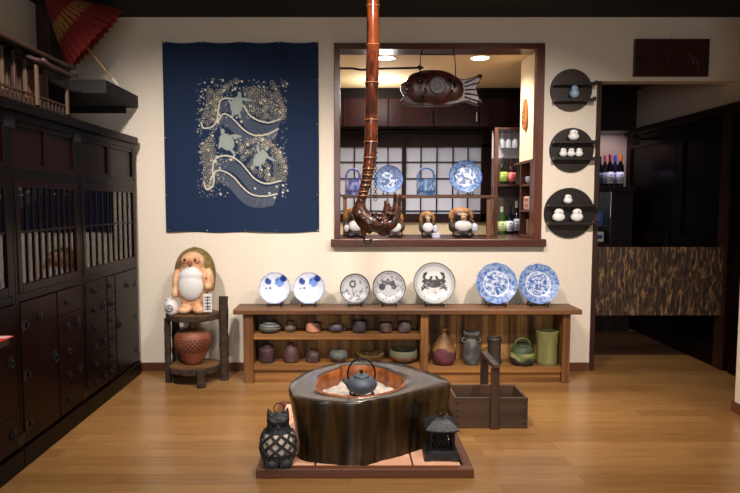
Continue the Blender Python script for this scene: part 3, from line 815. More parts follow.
MT = mat('salmon_tile', (234, 180, 152), .7, 0, 0, (222, 164, 134), 14, .2)
w = (2 * W - .094) / 4; d = (2 * D - .094) / 4
for i in range(4):
    for j_ in range(4):
        b = MB(); b.box(-W + .047 + i * w, -W + .047 + (i + 1) * w - .009, -D + .047 + j_ * d, -D + .047 + (j_ + 1) * d - .009, .028, .044, .002); b.build('tile', MT, t)

ZS = .358
OUT = [(288.6, 384), (290, 391), (294, 398), (312, 401), (330, 402), (345, 403), (358, 403), (370, 401), (383, 398.5), (400, 396), (421, 391), (440, 387), (451, 383), (449, 379), (442, 376), (434, 372.6), (415, 366.5), (395, 362), (363, 359.6), (340, 362), (320, 366), (306, 371), (296, 377)]
INN = [(319, 381), (318, 389), (326, 393), (337, 395), (354, 397), (368, 396), (380, 394), (394, 390), (402, 385), (403, 380), (399, 376), (390, 373), (383, 369.5), (363, 366), (344, 366.5), (338, 370), (330, 372.5), (322, 376)]
def zplane(pts, z): return [(q.x, q.y) for q in (atz(a, b_, z) for a, b_ in pts)]
def closed(pts, n):
    """smooth closed outline resampled by angle about its centre"""
    cx = sum(p[0] for p in pts) / len(pts); cy = sum(p[1] for p in pts) / len(pts)
    m = len(pts); dense = []
    for i in range(m):
        for k in range(24):
            t = k / 24; q = []
            for j in (0, 1):
                a, b_, c, d_ = pts[i - 1][j], pts[i][j], pts[(i + 1) % m][j], pts[(i + 2) % m][j]
                q.append(.5 * (2 * b_ + (c - a) * t + (2 * a - 5 * b_ + 4 * c - d_) * t * t + (3 * b_ - a - 3 * c + d_) * t ** 3))
            dense.append(q)
    ang = sorted((math.atan2(q[1] - HC[1], q[0] - HC[0]), math.hypot(q[0] - HC[0], q[1] - HC[1])) for q in dense)
    A = np.array([x[0] for x in ang]); Rr = np.array([x[1] for x in ang])
    th = np.linspace(-PI, PI, n, endpoint=False)
    return th, np.interp(th, A, Rr, period=2 * PI)
HC = (.06, -1.47)
NS = 160
TH, RO = closed(zplane(OUT, ZS), NS); _, RI = closed(zplane(INN, ZS), NS)
t = thing('stump_hearth', 'dark lacquered hollow tree stump hearth with an orange inner rim', 'hearth', (HC[0], HC[1], .0445))
M_STUMP = mat('lacquered_stump', (12, 8, 4), .28, 0, .1, (66, 46, 20), 26, .3, 8, (1, 1, .09))
M_STOP = mat('lacquered_stump_top', (58, 44, 36), .3, 0, .6, (36, 26, 22), 4, .1, 5)
M_SIN = mat('orange_inner_wood', (168, 98, 48), .4, 0, .15, (112, 58, 26), 18, .5, 5)
b = MB(); rings = []
H = ZS - .0445
lv = [(0, 1.0), (.04, .985), (.3, .975), (.6, .985), (.85, 1.0), (.95, 1.0), (.985, .992), (1, .975)]
for q, s in lv:
    ring = []
    for i in range(NS):
        rr_ = RO[i] * s + (.006 * nz(math.cos(TH[i]) * 7, math.sin(TH[i]) * 7, q * .7)) - .024 * (1 - q) * abs(math.cos(TH[i])) - (.012 if math.cos(TH[i]) < 0 else 0) * (1 - q)
        ring.append(b.bm.verts.new((math.cos(TH[i]) * rr_, math.sin(TH[i]) * rr_, q * H)))
    rings.append(ring)
for A, B in zip(rings[:-1], rings[1:]):
    for k in range(NS): b.bm.faces.new((A[k], A[(k + 1) % NS], B[(k + 1) % NS], B[k]))
b.bm.faces.new(rings[0][::-1])
n_side = len(b.bm.faces)
last = rings[-1]
for q in (.33, .66, 1.0):
    ring = [b.bm.verts.new((math.cos(TH[i]) * (RO[i] * .975 * (1 - q) + (RI[i] + .012) * q), math.sin(TH[i]) * (RO[i] * .975 * (1 - q) + (RI[i] + .012) * q), H - .002 * q)) for i in range(NS)]
    for k in range(NS):
        f = b.bm.faces.new((last[k], last[(k + 1) % NS], ring[(k + 1) % NS], ring[k])); f.material_index = 1
    last = ring
for q, dr, dz in ((1, .002, .004), (2, -.004, -.004), (3, -.006 , -.06), (4, -.004, -.12), (5, -.01, -.16)):
    ring = [b.bm.verts.new((math.cos(TH[i]) * (RI[i] + dr + .004 * nz(TH[i] * 3, q * .8, 1)), math.sin(TH[i]) * (RI[i] + dr + .004 * nz(TH[i] * 3, q * .8, 4)), H + dz)) for i in range(NS)]
    for k in range(NS):
        f = b.bm.faces.new((last[k], last[(k + 1) % NS], ring[(k + 1) % NS], ring[k])); f.material_index = 2
    last = ring
f = b.bm.faces.new(last); f.material_index = 2
b.build('stump', [M_STUMP, M_STOP, M_SIN], t, 50)
# ash
b = MB(); ring = []
ZA = .265
c0 = b.bm.verts.new((0, 0, 0)); last = None
for q in (.25, .5, .75, .97):
    ring = [b.bm.verts.new((math.cos(TH[i]) * RI[i] * q, math.sin(TH[i]) * RI[i] * q, .012 * nz(math.cos(TH[i]) * q * 6, math.sin(TH[i]) * q * 6, 2) + .012 * q)) for i in range(NS)]
    for k in range(NS):
        if last is None: b.bm.faces.new((c0, ring[k], ring[(k + 1) % NS]))
        else: b.bm.faces.new((last[k], ring[k], ring[(k + 1) % NS], last[(k + 1) % NS]))
    last = ring
o = b.build('hearth_ash', mat('pale_ash', (196, 186, 176), .95, 0, 0, (160, 150, 142), 24, .8), None, True, (HC[0], HC[1], ZA))
tag(o, 'pale grey-white ash filling the hollow of the stump hearth', 'ash', kind='stuff')
# trivet
KX, KY = .06, -1.5
t = thing('trivet', 'black iron trivet ring standing in the ash under the kettle', 'trivet', (KX, KY, ZA))
b = MB(); b.ring((0, 0, .04), .06, .006, 'z', 28, 8); b.build('ring', M_IRON, t, True)
for k in range(3):
    a = R(90 + 120 * k + 30); b = MB(); b.tube([(math.cos(a) * .06, math.sin(a) * .06, .042), (math.cos(a) * .07, math.sin(a) * .07, .02), (math.cos(a) * .075, math.sin(a) * .075, -.006)], [.006, .005, .005], 8); b.build('leg', M_IRON, t, True)
M_KET = mat('blue_grey_cast_iron', (84, 92, 106), .5, .2, 0, (66, 74, 86), 120, .5)
t = thing('kettle', 'round blue-grey cast iron kettle with a hoop handle over the hearth', 'kettle', (KX, KY, ZA + .047))
lathe_obj('body', [(0, 0)] + smooth_prof([(.045, 0), (.07, .012), (.082, .034), (.08, .052), (.062, .072), (.042, .08), (.04, .083), (0, .084)], 4), M_KET, t, 44)
l = lathe_obj('lid', smooth_prof([(.042, .082), (.041, .087), (.025, .093), (0, .095)], 3), M_KET, t, 32)
b = MB(); b.lathe(smooth_prof([(.004, .093), (.005, .1), (.011, .107), (.009, .115), (0, .118)], 3), seg=16); b.build('lid_knob', M_IRON, l, True)
b = MB(); b.tube([(-.07, 0, .04), (-.088, -.004, .055), (-.097, -.005, .074)], [.014, .01, .007], 10); b.build('spout', M_KET, t, True)
b = MB(); b.tube([(math.cos(a) * .072, 0, .092 + math.sin(a) * .085) for a in np.linspace(-.45, PI + .45, 24)], .0048, 8); b.build('handle', M_IRON, t, True)

# ------------------------------------------------------------------ owl lantern
t = thing('owl_lantern', 'black cast iron owl lantern with a cream diamond lattice belly, on the platform corner', 'owl lantern', (-.347, -1.772, .0445), R(8)); t.scale = (.95, .8, 1)
prof = [(.0, 0), (.06, 0), (.082, .02), (.09, .06), (.092, .1), (.084, .14), (.066, .17), (.056, .19), (.058, .215), (.05, .24), (0, .25)]
sp = smooth_prof(prof[1:], 5)
def rad(z):
    for (r1, z1), (r2, z2) in zip(sp[:-1], sp[1:]):
        if z1 <= z <= z2: return r1 + (r2 - r1) * (z - z1) / max(z2 - z1, 1e-6)
    return .05
b = MB(); b.lathe([(r_ * .93, z) for r_, z in sp if .055 < z < .165], seg=32); b.build('inner_shade', mat('cream_shade', (226, 214, 196), .7), t, 60)
b = MB(); b.lathe([(0, 0)] + [(r_, z) for r_, z in sp if z <= .062] + [(rad(.06) - .01, .062)], seg=32); b.ell((-.035, -.07, .02), (.035, .03, .024)); b.ell((.035, -.07, .02), (.035, .03, .024))
for k in range(6): b.tube([(-.06 + k * .024, -.085 + abs(k - 2.5) * .004, .05), (-.06 + k * .024, -.098 + abs(k - 2.5) * .005, .02), (-.06 + k * .024, -.1 + abs(k - 2.5) * .005, .004)], .006, 8)
b.build('base', M_CAST, t, 60)
b = MB()
for d_ in (1, -1):
    for k in range(9):
        pts = []
        for i in range(15):
            z = .055 + .11 * i / 14; a = 2 * PI * k / 9 + d_ * i / 14 * 1.5; r_ = rad(z) * .985
            pts.append((math.cos(a) * r_, math.sin(a) * r_, z))
        b.tube(pts, .0075, 6)
b.build('lattice', M_CAST, t, True)
b = MB(); b.lathe([(0, .156), (rad(.158) * .8, .156)] + [(r_, z) for r_, z in sp if z > .158] + [(0, .25)], seg=32)
for s in (-1, 1):
    b.tube([(s * .035, -.005, .225), (s * .044, -.006, .25), (s * .05, -.005, .278)], [.022, .014, .002], 10)
    b.tube([(s * .008, -.06, .212), (s * .03, -.062, .222), (s * .05, -.045, .238)], [.007, .009, .005], 8)
b.build('head', M_CAST, t, True, remesh=.004)
for s in (-1, 1):
    b = MB(); b.ring((s * .024, -.056, .203), .014, .0035, 'y', 18, 6); e = b.build('eye', M_CAST, t, True)
    b = MB(); b.ell((s * .024, -.054, .203), (.009, .006, .009), 12); b.build('pupil', M_IRON, e, True)
b = MB(); b.tube([(0, -.055, .2), (0, -.07, .19), (0, -.068, .178)], [.008, .006, .001], 8); b.build('beak', M_CAST, t, True)
b = MB(); b.ring((0.005, .0, .27), .026, .0028, 'y', 26, 6); b.tube([(0.005, 0, .238), (.005, 0, .248)], .004, 6); b.build('hanging_ring', M_IRON, t, True)

# small iron lantern
t = thing('garden_lantern', 'small black iron temple lantern with a flared roof, at the right corner of the platform', 'lantern', (.452, -1.69, .0445), R(-2))
b = MB(); b.prism([(-.088, 0), (-.06, 0), (-.05, .018), (.05, .018), (.06, 0), (.088, 0), (.082, .03), (.062, .05), (-.062, .05), (-.082, .03)], -.07, .07, 'xz', .002); b.build('base', M_CAST, t)
b = MB()
for sx in (-1, 1):
    for sy in (-1, 1): b.box(sx * .055 - .007, sx * .055 + .007, sy * .05 - .007, sy * .05 + .007, .05, .148)
b.box(-.06, .06, -.055, .055, .05, .06); b.box(-.06, .06, -.055, .055, .14, .15)
for sy in (-1, 1):
    for k in range(-2, 3): b.tube([(k * .022 - .02, sy * .05, .06), (k * .022 + .02, sy * .05, .14)], .0035, 5); b.tube([(k * .022 + .02, sy * .05, .06), (k * .022 - .02, sy * .05, .14)], .0035, 5)
for sx in (-1, 1):
    for k in range(-1, 2): b.tube([(sx * .055, k * .025 - .02, .06), (sx * .055, k * .025 + .02, .14)], .0035, 5); b.tube([(sx * .055, k * .025 + .02, .06), (sx * .055, k * .025 - .02, .14)], .0035, 5)
b.build('lattice_box', M_IRON, t)
b = MB(); b.box(-.03, .03, -.03, .03, .055, .14); b.build('inner_core', M_BLACK, t)
b = MB(); rings = []
for q, z in ((.93, .146), (.93, .152), (.78, .166), (.6, .18), (.45, .19), (.3, .196), (.12, .199)):
    pts = []
    for k in range(32):
        a = 2 * PI * k / 32; c_, s_ = math.cos(a), math.sin(a); m_ = max(abs(c_), abs(s_)); up = .01 * q * (1 / m_ - 1) * 2
        pts.append(b.bm.verts.new((c_ / m_ * .088 * q, s_ / m_ * .08 * q, z + up)))
    rings.append(pts)
for A, B in zip(rings[:-1], rings[1:]):
    for k in range(32): b.bm.faces.new((A[k], A[(k + 1) % 32], B[(k + 1) % 32], B[k]))
b.bm.faces.new(rings[0][::-1]); b.bm.faces.new(rings[-1]); b.build('roof', M_CAST, t, 30)
b = MB(); b.lathe([(.012, .198), (.007, .205), (.01, .212), (0, .218)], seg=14); b.ring((0, 0, .224), .016, .0025, 'y', 18, 6); b.build('finial', M_IRON, t, True)

# ------------------------------------------------------------------ wooden carrying box
M_BOXW = wood('old_dark_box_wood', (82, 58, 40), (50, 35, 24), 'x', 9, .55)
M_BOXZ = wood('old_dark_handle_wood', (70, 46, 32), (44, 29, 21), 'z', 9, .5)
BX0, BX1, BY0, BY1 = .6, 1.028, -1.21, -.95
t = thing('carrying_box', 'open dark wooden carrying box with a tall bar handle, on the floor beside the stump', 'box', ((BX0 + BX1) / 2, (BY0 + BY1) / 2, 0))
w, d = (BX1 - BX0) / 2, (BY1 - BY0) / 2
bx('front_panel', M_BOXW, t, (-w, w, -d, -d + .016, 0.002, .183)); bx('back_panel', M_BOXW, t, (-w, w, d - .016, d, 0.002, .183))
bx('side_panel', M_BOXW, t, (-w + .001, -w + .017, -d + .016, d - .016, 0.002, .183)); bx('side_panel', M_BOXW, t, (w - .017, w - .001, -d + .016, d - .016, 0.002, .183))
bx('bottom_panel', M_BOXW, t, (-w + .016, w - .016, -d + .016, d - .016, .002, .018))
hx = at(494.5, 400, BY0).x - t.location.x
for s in (-1, 1):
    bx('handle_post', M_BOXZ, t, (hx - .024, hx + .024, s * (d + .009) - .009, s * (d + .009) + .009, 0, .36))
bx('handle_bar', M_BOXW, t, (hx - .02, hx + .02, -d - .03, d + .03, .36, .385), bev=.005)
for s in (-1, 1):
    for z in (.03, .07, .11, .15): b = MB(); b.ell((s * (w - .02), -d - .001, z), (.005, .003, .005), 8); b.build('nail', M_IRON, t)

# ------------------------------------------------------------------ bamboo pole with carved hook over the hearth
YH = -1.46
def pt(px, py, y=YH): return at(px, py, y)
t = thing('hearth_hook', 'glossy brown bamboo pole hanging from the ceiling with a carved root hook above the hearth', 'hanging hook', (pt(371, 100).x, YH, 1.15))
O = Vector(t.location)
def L(px, py, dy=0): q = at(px, py, YH + dy); return q - O
M_BAM = mat('smoked_bamboo', (92, 40, 18), .14, 0, .5, (36, 16, 10), 22, .1, 5, (1, 1, .35))
cl = [(373.5, -60), (373, 0), (373, 42), (372.6, 62), (372, 83), (371.5, 104), (371.3, 120), (371, 142), (369.5, 160), (367, 177), (364, 190), (360.5, 203)]
cl2 = smooth_prof_xy(cl, 8); pts = [L(*p) for p in cl2]
nodes_ = [-25, 8, 45, 83, 119, 142, 158, 168, 175, 181, 186, 191, 196]
rads = []
for p in cl2:
    dn = min(abs(p[1] - n_) for n_ in nodes_)
    rads.append((.033 if p[1] < 150 else .033 - .012 * (p[1] - 150) / 55) + (.0025 if dn < 1.4 else 0))
b = MB(); top = Vector((pts[0].x, pts[0].y, ZC - O.z - .002)); b.tube([top] + pts, [.033] + rads, 20); b.build('bamboo_pole', M_BAM, t, 60)
for n_ in nodes_[1:]:
    i = min(range(len(cl2)), key=lambda i: abs(cl2[i][1] - n_)); q = pts[i]; r_ = rads[i]
    b = MB(); b.ring((q.x, q.y, q.z), r_ + .0005, .0022 , 'z', 24, 6); b.build('node_ring', mat('bamboo_node', (140, 92, 52), .35), t, True)
M_ROOT = mat('polished_root', (76, 40, 27), .24, 0, .35, (36, 19, 14), 34, 1.0)
b = MB()
def chain(P, R_):
    q = smooth_prof_xy([(p[0], p[1]) for p in P], 5); rr_ = smooth_prof_xy([(r_, 0) for r_ in R_], 5)
    b.tube([L(x, y_) for x, y_ in q], [size(r_[0], YH) for r_ in rr_], 14)
chain([(363, 196), (360, 206), (362, 215), (370, 222), (381, 225), (391, 224), (396, 214), (397, 203), (398, 194)], [3.5, 6, 8, 9, 7.5, 6, 5, 4.2, 4.6])
chain([(357, 204), (355, 212), (362, 224), (372, 232)], [2, 3.5, 4.5, 3.5])
chain([(384, 223), (387, 208), (386, 200)], [4.5, 3.8, 2])
chain([(376, 227), (383, 233), (390, 231)], [4, 3.6, 3])
chain([(366, 222), (363, 231), (364, 236)], [3.5, 3, 2])
for k in range(7):
    q = L(358 + k * 5.5, 214 + (k % 3) * 5, -.035); b.ell(q, (.018, .014, .012), 10)
b.build('carved_hook', M_ROOT, t, True, remesh=.005)
b = MB(); b.tube([L(364, 234), L(364, 240), L(366, 244), L(370, 243), L(371, 239)], .005, 8); b.build('iron_hook', M_IRON, t, True)
b = MB(); P = [L(375.5, 150 + 2.6 * k, .03) for k in range(20)]
for i, q in enumerate(P): b.ring((q.x, q.y, q.z), .009, .0022, 'y' if i % 2 else 'x', 12, 5)
b.build('chain', M_IRON, t, True)

# ------------------------------------------------------------------ hanging wooden fish
YFH = .02
t = thing('wooden_fish', 'large carved dark wooden fish hanging head-left in the serving hatch opening', 'hanging fish', (at(440, 88, YFH).x, YFH, at(440, 88, YFH).z))
O = Vector(t.location)
def LF(px, py): q = at(px, py, YFH) - O; return (q.x, q.z)
M_FISH = mat('dark_polished_fish_wood', (66, 27, 17), .34, 0, 0, (26, 12, 10), 14, .6, 5, spec=.3)
outline = [(401, 84), (405, 82), (411, 77), (419, 72), (428, 70.5), (440, 71), (450, 74), (457, 78), (462, 80.5), (468, 79), (475, 76.5), (480.5, 75), (481, 79), (477.5, 84), (476, 92), (478, 97), (481, 101), (478.5, 106), (472, 104), (464, 101.5), (458, 104), (448, 106), (430, 106.5), (414, 106), (404, 103.5), (400.5, 100), (404, 97), (402, 93), (400.5, 89)]
op = [LF(*p) for p in outline]
op = smooth_prof_xy(op + [op[0]], 3)[:-1]
b = MB(); b.prism(op, -.03, .03, 'xz', .006)
for (px, py, a, c_, d_) in ((420, 89, .13, .128, .058), (436, 88.5, .19, .138, .062), (452, 90, .1, .105, .05)):
    q = LF(px, py); b.ell((q[0], 0, q[1]), (a, d_, c_), 24)
b.build('body', M_FISH, t, True, remesh=.006)
q = LF(436.5, 87)
b = MB(); b.lathe([(0, .0), (.02, .0), (.022, -.003), (.03, -.003), (.032, 0), (.05, 0), (.052, -.008), (.06, -.008), (.064, .0), (.064, .02), (0, .02)], (q[0], -.064, q[1]), 36, 'y'); b.build('round_hollow', mat('dark_hollow', (40, 34, 32), .45, 0, 0, (58, 46, 42), 40, .4), t, 25)
q = LF(419, 82)
b = MB(); b.ring((q[0], -.058, q[1]), .022, .006, 'y', 20, 8); b.ell((q[0], -.056, q[1]), (.014, .012, .014), 14); b.build('eye', mat('black_eye_wood', (26, 16, 14), .2, 0, .5), t, True)
b = MB()
q1, q2, q3, q4 = LF(402, 86), LF(411, 84), LF(413, 92), LF(404, 96)
b.tube([(q1[0], -.034, q1[1]), (q2[0], -.046, q2[1]), (q3[0], -.05, q3[1]), (q4[0], -.034, q4[1])], [.007, .01, .01, .008], 8)
b.ell((LF(406, 90)[0], -.036, LF(406, 90)[1]), (.024, .012, .018), 14)
b.build('mouth', mat('fish_mouth_wood', (70, 38, 32), .35, 0, .2), t, True)
b = MB()
for (px, py, l_, th) in ((424, 92, .05, 100), (426, 84, .035, 60), (448, 82, .04, -60), (453, 87, .045, -80), (450, 93, .04, -110), (446, 98, .035, -130), (422, 99, .04, 130)):
    q = LF(px, py); c_, s_ = math.cos(R(th)) * l_ / 2, math.sin(R(th)) * l_ / 2
    b = MB(); b.tube([(q[0] - c_, -.052, q[1] - s_), (q[0] + .008, -.064, q[1]), (q[0] + c_, -.052, q[1] + s_)], [.004, .009, .004], 8); b.build('carved_scale', M_FISH, t, True)
b = MB()
for k in range(6): q = LF(420 + k * 6.5, 73.5 + abs(k - 2) * .8); b.tube([(q[0], -.026, q[1] + .004), (q[0] + .012, -.03, q[1] - .03)], [.005, .003], 6)
b.build('dorsal_fin', M_FISH, t, True)
b = MB()
for k in range(5):
    a0 = LF(464, 84 + k * 3.4); a1 = LF(479, 77 + k * 6.4); b.tube([(a0[0], -.036, a0[1]), (a1[0], -.034, a1[1])], .005, 6)
for px, py in ((479, 77), (479, 103)): q = LF(px, py); b.ell((q[0], -.03, q[1]), (.02, .02, .016), 12)
b.build('tail_ridges', mat('tail_wood', (64, 30, 15), .6, 0, 0, spec=.08), t, True)
b = MB(); q0, q1 = LF(420, 74), LF(456, 78)
zt = 2.452 - O.z
zb_ = LF(420, 54.5)[1]
b.tube([(q0[0], 0, q0[1] - .02), (q0[0] + .003, 0, zb_), (q1[0] - .012, 0, zb_), (q1[0], 0, q1[1] - .02)], .006, 8)
b.tube([(q0[0] + .01, 0, zb_), (q0[0] + .01, 0, zt)], .005, 8); b.tube([(q1[0] - .02, 0, zb_), (q1[0] - .02, 0, zt)], .005, 8)
b.build('hanging_bracket', M_IRON, t, True)
P = [LF(339, 67.5), LF(352, 67.5), LF(362, 69), (LF(375, 67.8)), LF(400, 67.3), LF(424, 66.8)]
b = MB(); y0 = .03; b.tube([(p[0], y0, p[1]) for p in smooth_prof_xy(P, 4)], .0085, 8); q = LF(420, 67); b.ell((q[0], .02, q[1]), (.02, .02, .018), 12)
o = b.build('striking_rod', mat('dark_rod_wood', (34, 18, 14), .4), None, True, tuple(O)); tag(o, 'thin dark rod lying across the hatch opening from the left jamb to the fish bracket', 'rod')

# ------------------------------------------------------------------ rail shelf in the hatch with plates and buckets
YR = .4
zr = at(400, 195.5, YR).z
t = thing('rail_shelf', 'narrow brown shelf on two posts standing on the hatch counter', 'shelf', (.55, YR, 1.031))
zl = zr - 1.031
M_RAIL = wood('rail_wood', (92, 56, 32), (66, 38, 22), 'x', 9, .4)
x0, x1 = -.1 - .55, at(496, 196, YR).x - .55
bx('board', M_RAIL, t, (x0 + .04, x1, -.075, .1, zl - .022, zl))
for px in (345, 487.5):
    X = at(px, 215, YR).x - .55; bx('post', wood('rail_post_wood', (140, 90, 50), (112, 68, 38), 'z', 9, .4), t, (X - .016, X + .016, -.05, -.02, 0, zl - .022)); 
G4 = 'things on the rail shelf in the hatch'
for cx, cy, r_, sd, lab in ((389, 181, 14, 2.2, 'smaller blue and white plate on the hatch rail shelf, just right of the bamboo pole'), (465, 179, 16.5, 9.7, 'larger blue and white plate at the right end of the hatch rail shelf')):
    x, y, z, rr_ = plate('blue_plate', lab, cx, cy, r_, f_sometsuke(sd), 0, 'blue plates on the hatch rail shelf', y=YR, zbase=zr + .001)
    stand(x, y, z, rr_, 'small black stand under the ' + ('smaller' if r_ < 15 else 'larger') + ' blue plate in the hatch')
def bucket(x0p, x1p, ytop, ytop_h, label, c1, c2, sd):
    y = YR; cx = (x0p + x1p) / 2; r_ = size(x1p - x0p, y) / 2; X = at(cx, 190, y).x; h = at(cx, ytop, y).z - zr; hh = at(cx, ytop_h, y).z - zr
    t = thing('porcelain_bucket', label, 'bucket', (X, y, zr + .001), 0, 'blue handled buckets')
    def f(co):
        band = .5 + .5 * math.sin(co.z * 130); n = nz(co.x * 40, co.y * 40, co.z * 40 + sd)
        return mixc(c1, c2, .4 + n * 1.8) if band > .25 else mixc(c1, (30, 40, 90), .5)
    lathe_obj('body', [(0, 0)] + densify([(r_ * .95, 0), (r_, .01), (r_, h), (r_ * .9, h), (r_ * .88, .02), (0, .015)], 6), M_PAINT, t, 40, f)
    b = MB(); b.tube([(math.cos(a) * r_ * .8, 0, h * .85 + math.sin(a) ** .4 * (hh - h * .85) if 0 < a < PI else h * .85) for a in np.linspace(0, PI, 22)], .0075, 8); b.build('handle', mat('blue_handle_%d' % sd, c1, .3), t, True)
    for s in (-1, 1): b = MB(); b.box(s * r_ * .88 - .009, s * r_ * .88 + .009, -.01, .01, h * .9, h * 1.25, .003); b.build('lug', MATS['blue_handle_%d' % sd], t)
bucket(345, 361, 179, 169.5, 'violet-blue porcelain bucket with an arched handle, left of the bamboo pole', (74, 84, 160), (168, 176, 220), 1)
bucket(416.5, 435.5, 179, 168.5, 'light blue porcelain bucket with an arched handle, between the two hatch plates', (62, 98, 150), (160, 186, 212), 2)

# small raccoon dog figures on the counter
M_STRAW = mat('straw_hat_glaze', (164, 116, 66), .6, 0, 0, (120, 78, 40), 40, .6)
M_DBODY = mat('dark_brown_fur_glaze', (44, 32, 28), .45, 0, .2)
M_FACE2 = mat('pale_snout_glaze', (180, 140, 100), .5)
def tanuki(px, ptop, w, label, jar=False, y=.2, rz=0):
    X = at(px, 225, y).x; h = at(px, ptop, y).z - 1.031; w = size(w, y)
    t = thing('raccoon_dog_figure', label, 'figurine', (X, y, 1.031), rz, 'raccoon dog figurines on the hatch counter')
    b = MB(); b.ell((0, 0, h * .3), (w * .4, w * .32, h * .3)); b.ell((0, 0, h * .68), (w * .3, w * .27, h * .2)); b.ell((-w * .38, -.01, h * .38), (w * .11, w * .13, h * .2)); b.ell((w * .38, -.01, h * .4), (w * .11, w * .13, h * .17))
    b.ell((-w * .2, -w * .2, h * .09), (w * .2, w * .22, h * .1)); b.ell((w * .2, -w * .2, h * .09), (w * .2, w * .22, h * .1))
    b.build('body', M_DBODY, t, True, remesh=.005)
    b = MB(); b.ell((0, -w * .22, h * .38), (w * .3, w * .17, h * .19)); b.build('belly', M_BELLY, t, True)
    b = MB(); b.ell((0, -w * .26, h * .64), (w * .1, w * .1, h * .08)); b.ell((0, -w * .23, h * .74), (w * .17, w * .06, h * .05)); b.build('snout', M_FACE2, t, True)
    for s in (-1, 1):
        b = MB(); b.ell((s * w * .13, -w * .26, h * .7), (w * .065, w * .04, h * .045)); b.build('eye', M_BLK, t, True)
    b = MB(); b.ell((0, -w * .36, h * .65), (w * .035, w * .02, h * .025)); b.build('nose', M_BLK, t, True)
    b = MB(); b.ell((0, w * .2, h * .71), (w * .46, w * .11, h * .29)); b.ell((0, w * .1, h * .8), (w * .3, w * .2, h * .17)); b.build('hat', M_STRAW, t, True, remesh=.004)
    b = MB(); b.ell((-w * .36, -w * .25, h * .3), (w * .1, w * .1, h * .12)) if not jar else b.ell((w * .4, -w * .25, h * .32), (w * .12, w * .12, h * .15)); b.build('sake_flask', mat('blue_white_flask', (190, 196, 214), .3) if jar else M_BELLY, t, True)
tanuki(356, 207, 27, 'raccoon dog figurine at the left end of the hatch counter, behind the root hook')
tanuki(395, 211, 20, 'raccoon dog figurine on the hatch counter just right of the carved root hook')
tanuki(427.5, 211, 18, 'smallest raccoon dog figurine on the hatch counter, with a blue-patterned flask in front', True)
tanuki(462, 207, 28, 'largest raccoon dog figurine on the hatch counter, broad with a wide brown hat', True)
b = MB(); b.box(-.03, .03, -.012, .012, 0, .035, .003)
o = b.build('patterned_packet', M_PAINT, None, None, (at(436, 230, .12).x, .12, 1.032), (0, R(0), R(20)))
paint(o, lambda co: (196, 200, 222)); tag(o, 'small lavender and white packet leaning beside the smallest figurine', 'packet')

# ------------------------------------------------------------------ side cubby and bottle rack in the hatch
XCU = 1.415
t = thing('side_cubby', 'narrow reddish wooden cubby with three open cells inside the right of the hatch', 'shelf', (XCU, .13, 1.031))
zt_ = 1.643 - 1.031
bx('top_board', M_FRAMEZ, t, (0, .28, 0, .29, zt_ - .02, zt_))
bx('top_lip', M_FRAMEZ, t, (0, .03, .291, .5, zt_ - .02, zt_))
bx('back_panel', M_FRAMEZ, t, (.265, .28, 0, .29, 0, zt_ - .021))
bx('end_panel', M_FRAMEZ, t, (0, .264, 0, .02, 0, zt_ - .021)); bx('end_panel', M_FRAMEZ, t, (0, .264, .272, .29, 0, zt_ - .021))
bx('front_filler', M_FRAMEZ, t, (0, .044, -.083, -.001, 0, zt_))
zz = [at(525, q, .3).z - 1.031 for q in (184.5, 210)]
for z in zz: bx('cell_board', M_FRAMEZ, t, (0, .264, .021, .271, z - .015, z))
bx('cell_board', M_FRAMEZ, t, (0, .264, .021, .271, 0, .015))
gz = lambda i: 1.031 + ([.015, zz[1], zz[0]][i]) + .001
MG = mat('bluish_glassware', (150, 160, 170), .1, 0, .5)
def small(name, label, cat, loc, prof, m, fn=None, seg=28, group=None):
    b = MB(); b.lathe([(0, 0)] + smooth_prof(prof, 4), seg=seg); o = b.build(name, m, None, 60, loc)
    if fn: paint(o, fn)
    return tag(o, label, cat, group)
small('glass_bowl', 'small bluish glass bowl in the top cell of the side cubby', 'bowl', (XCU + .07, .33, gz(2)), [(.025, 0), (.045, .02), (.05, .05), (.05, .06), (.045, .06), (.04, .02), (0, .01)], MG)
b = MB(); b.box(-.05, .05, -.07, .07, 0, .11, .01); o = b.build('patterned_tin', M_PAINT, None, None, (XCU + .07, .31, gz(1)))
b2 = o
paint(o, lambda co: (212, 176, 166)); tag(o, 'pale pink patterned tin in the middle cell of the side cubby', 'tin')
bmk = MB()
for k in range(4): bmk.ring((-.051, -.04 + (k % 2) * .05, .035 + (k // 2) * .045), .014, .004, 'x', 12, 5)
bmk.build('tin_pattern', mat('faded_red_print', (176, 90, 80), .5), o, True)
small('drinking_glass', 'plain tumbler in the bottom cell of the side cubby', 'glass', (XCU + .07, .33, gz(0)), [(.028, 0), (.034, .01), (.038, .11), (.036, .11), (.03, .01), (0, .008)], mat('smoky_tumbler', (120, 96, 84), .15, 0, .5))
# carved leaf ornament on the lit side wall
q = Vector((1.414, .4, 0)); u_, = (0,)
t = thing('carved_ornament', 'orange-brown oval carved wooden ornament on the lit side wall of the hatch', 'ornament', (1.415, .28, 2.01))
b = MB(); b.prism([(math.cos(a) * .055 * (1 - .15 * math.sin(a)), math.sin(a) * .125 * (1 + .03 * math.sin(5 * a))) for a in np.linspace(0, 2 * PI, 36, endpoint=False)], -.02, 0, 'yz', .006); b.build('disc', mat('carved_orange_wood', (204, 134, 74), .5, 0, .2, (176, 106, 52), 20, .6), t, 50)
b = MB()
for k in range(5): b.ring((-.022, 0, -.07 + k * .035), .028, .005, 'x', 16, 6, PI, .3 * k)
b.build('relief', mat('carved_relief', (160, 92, 44), .5), t, True)

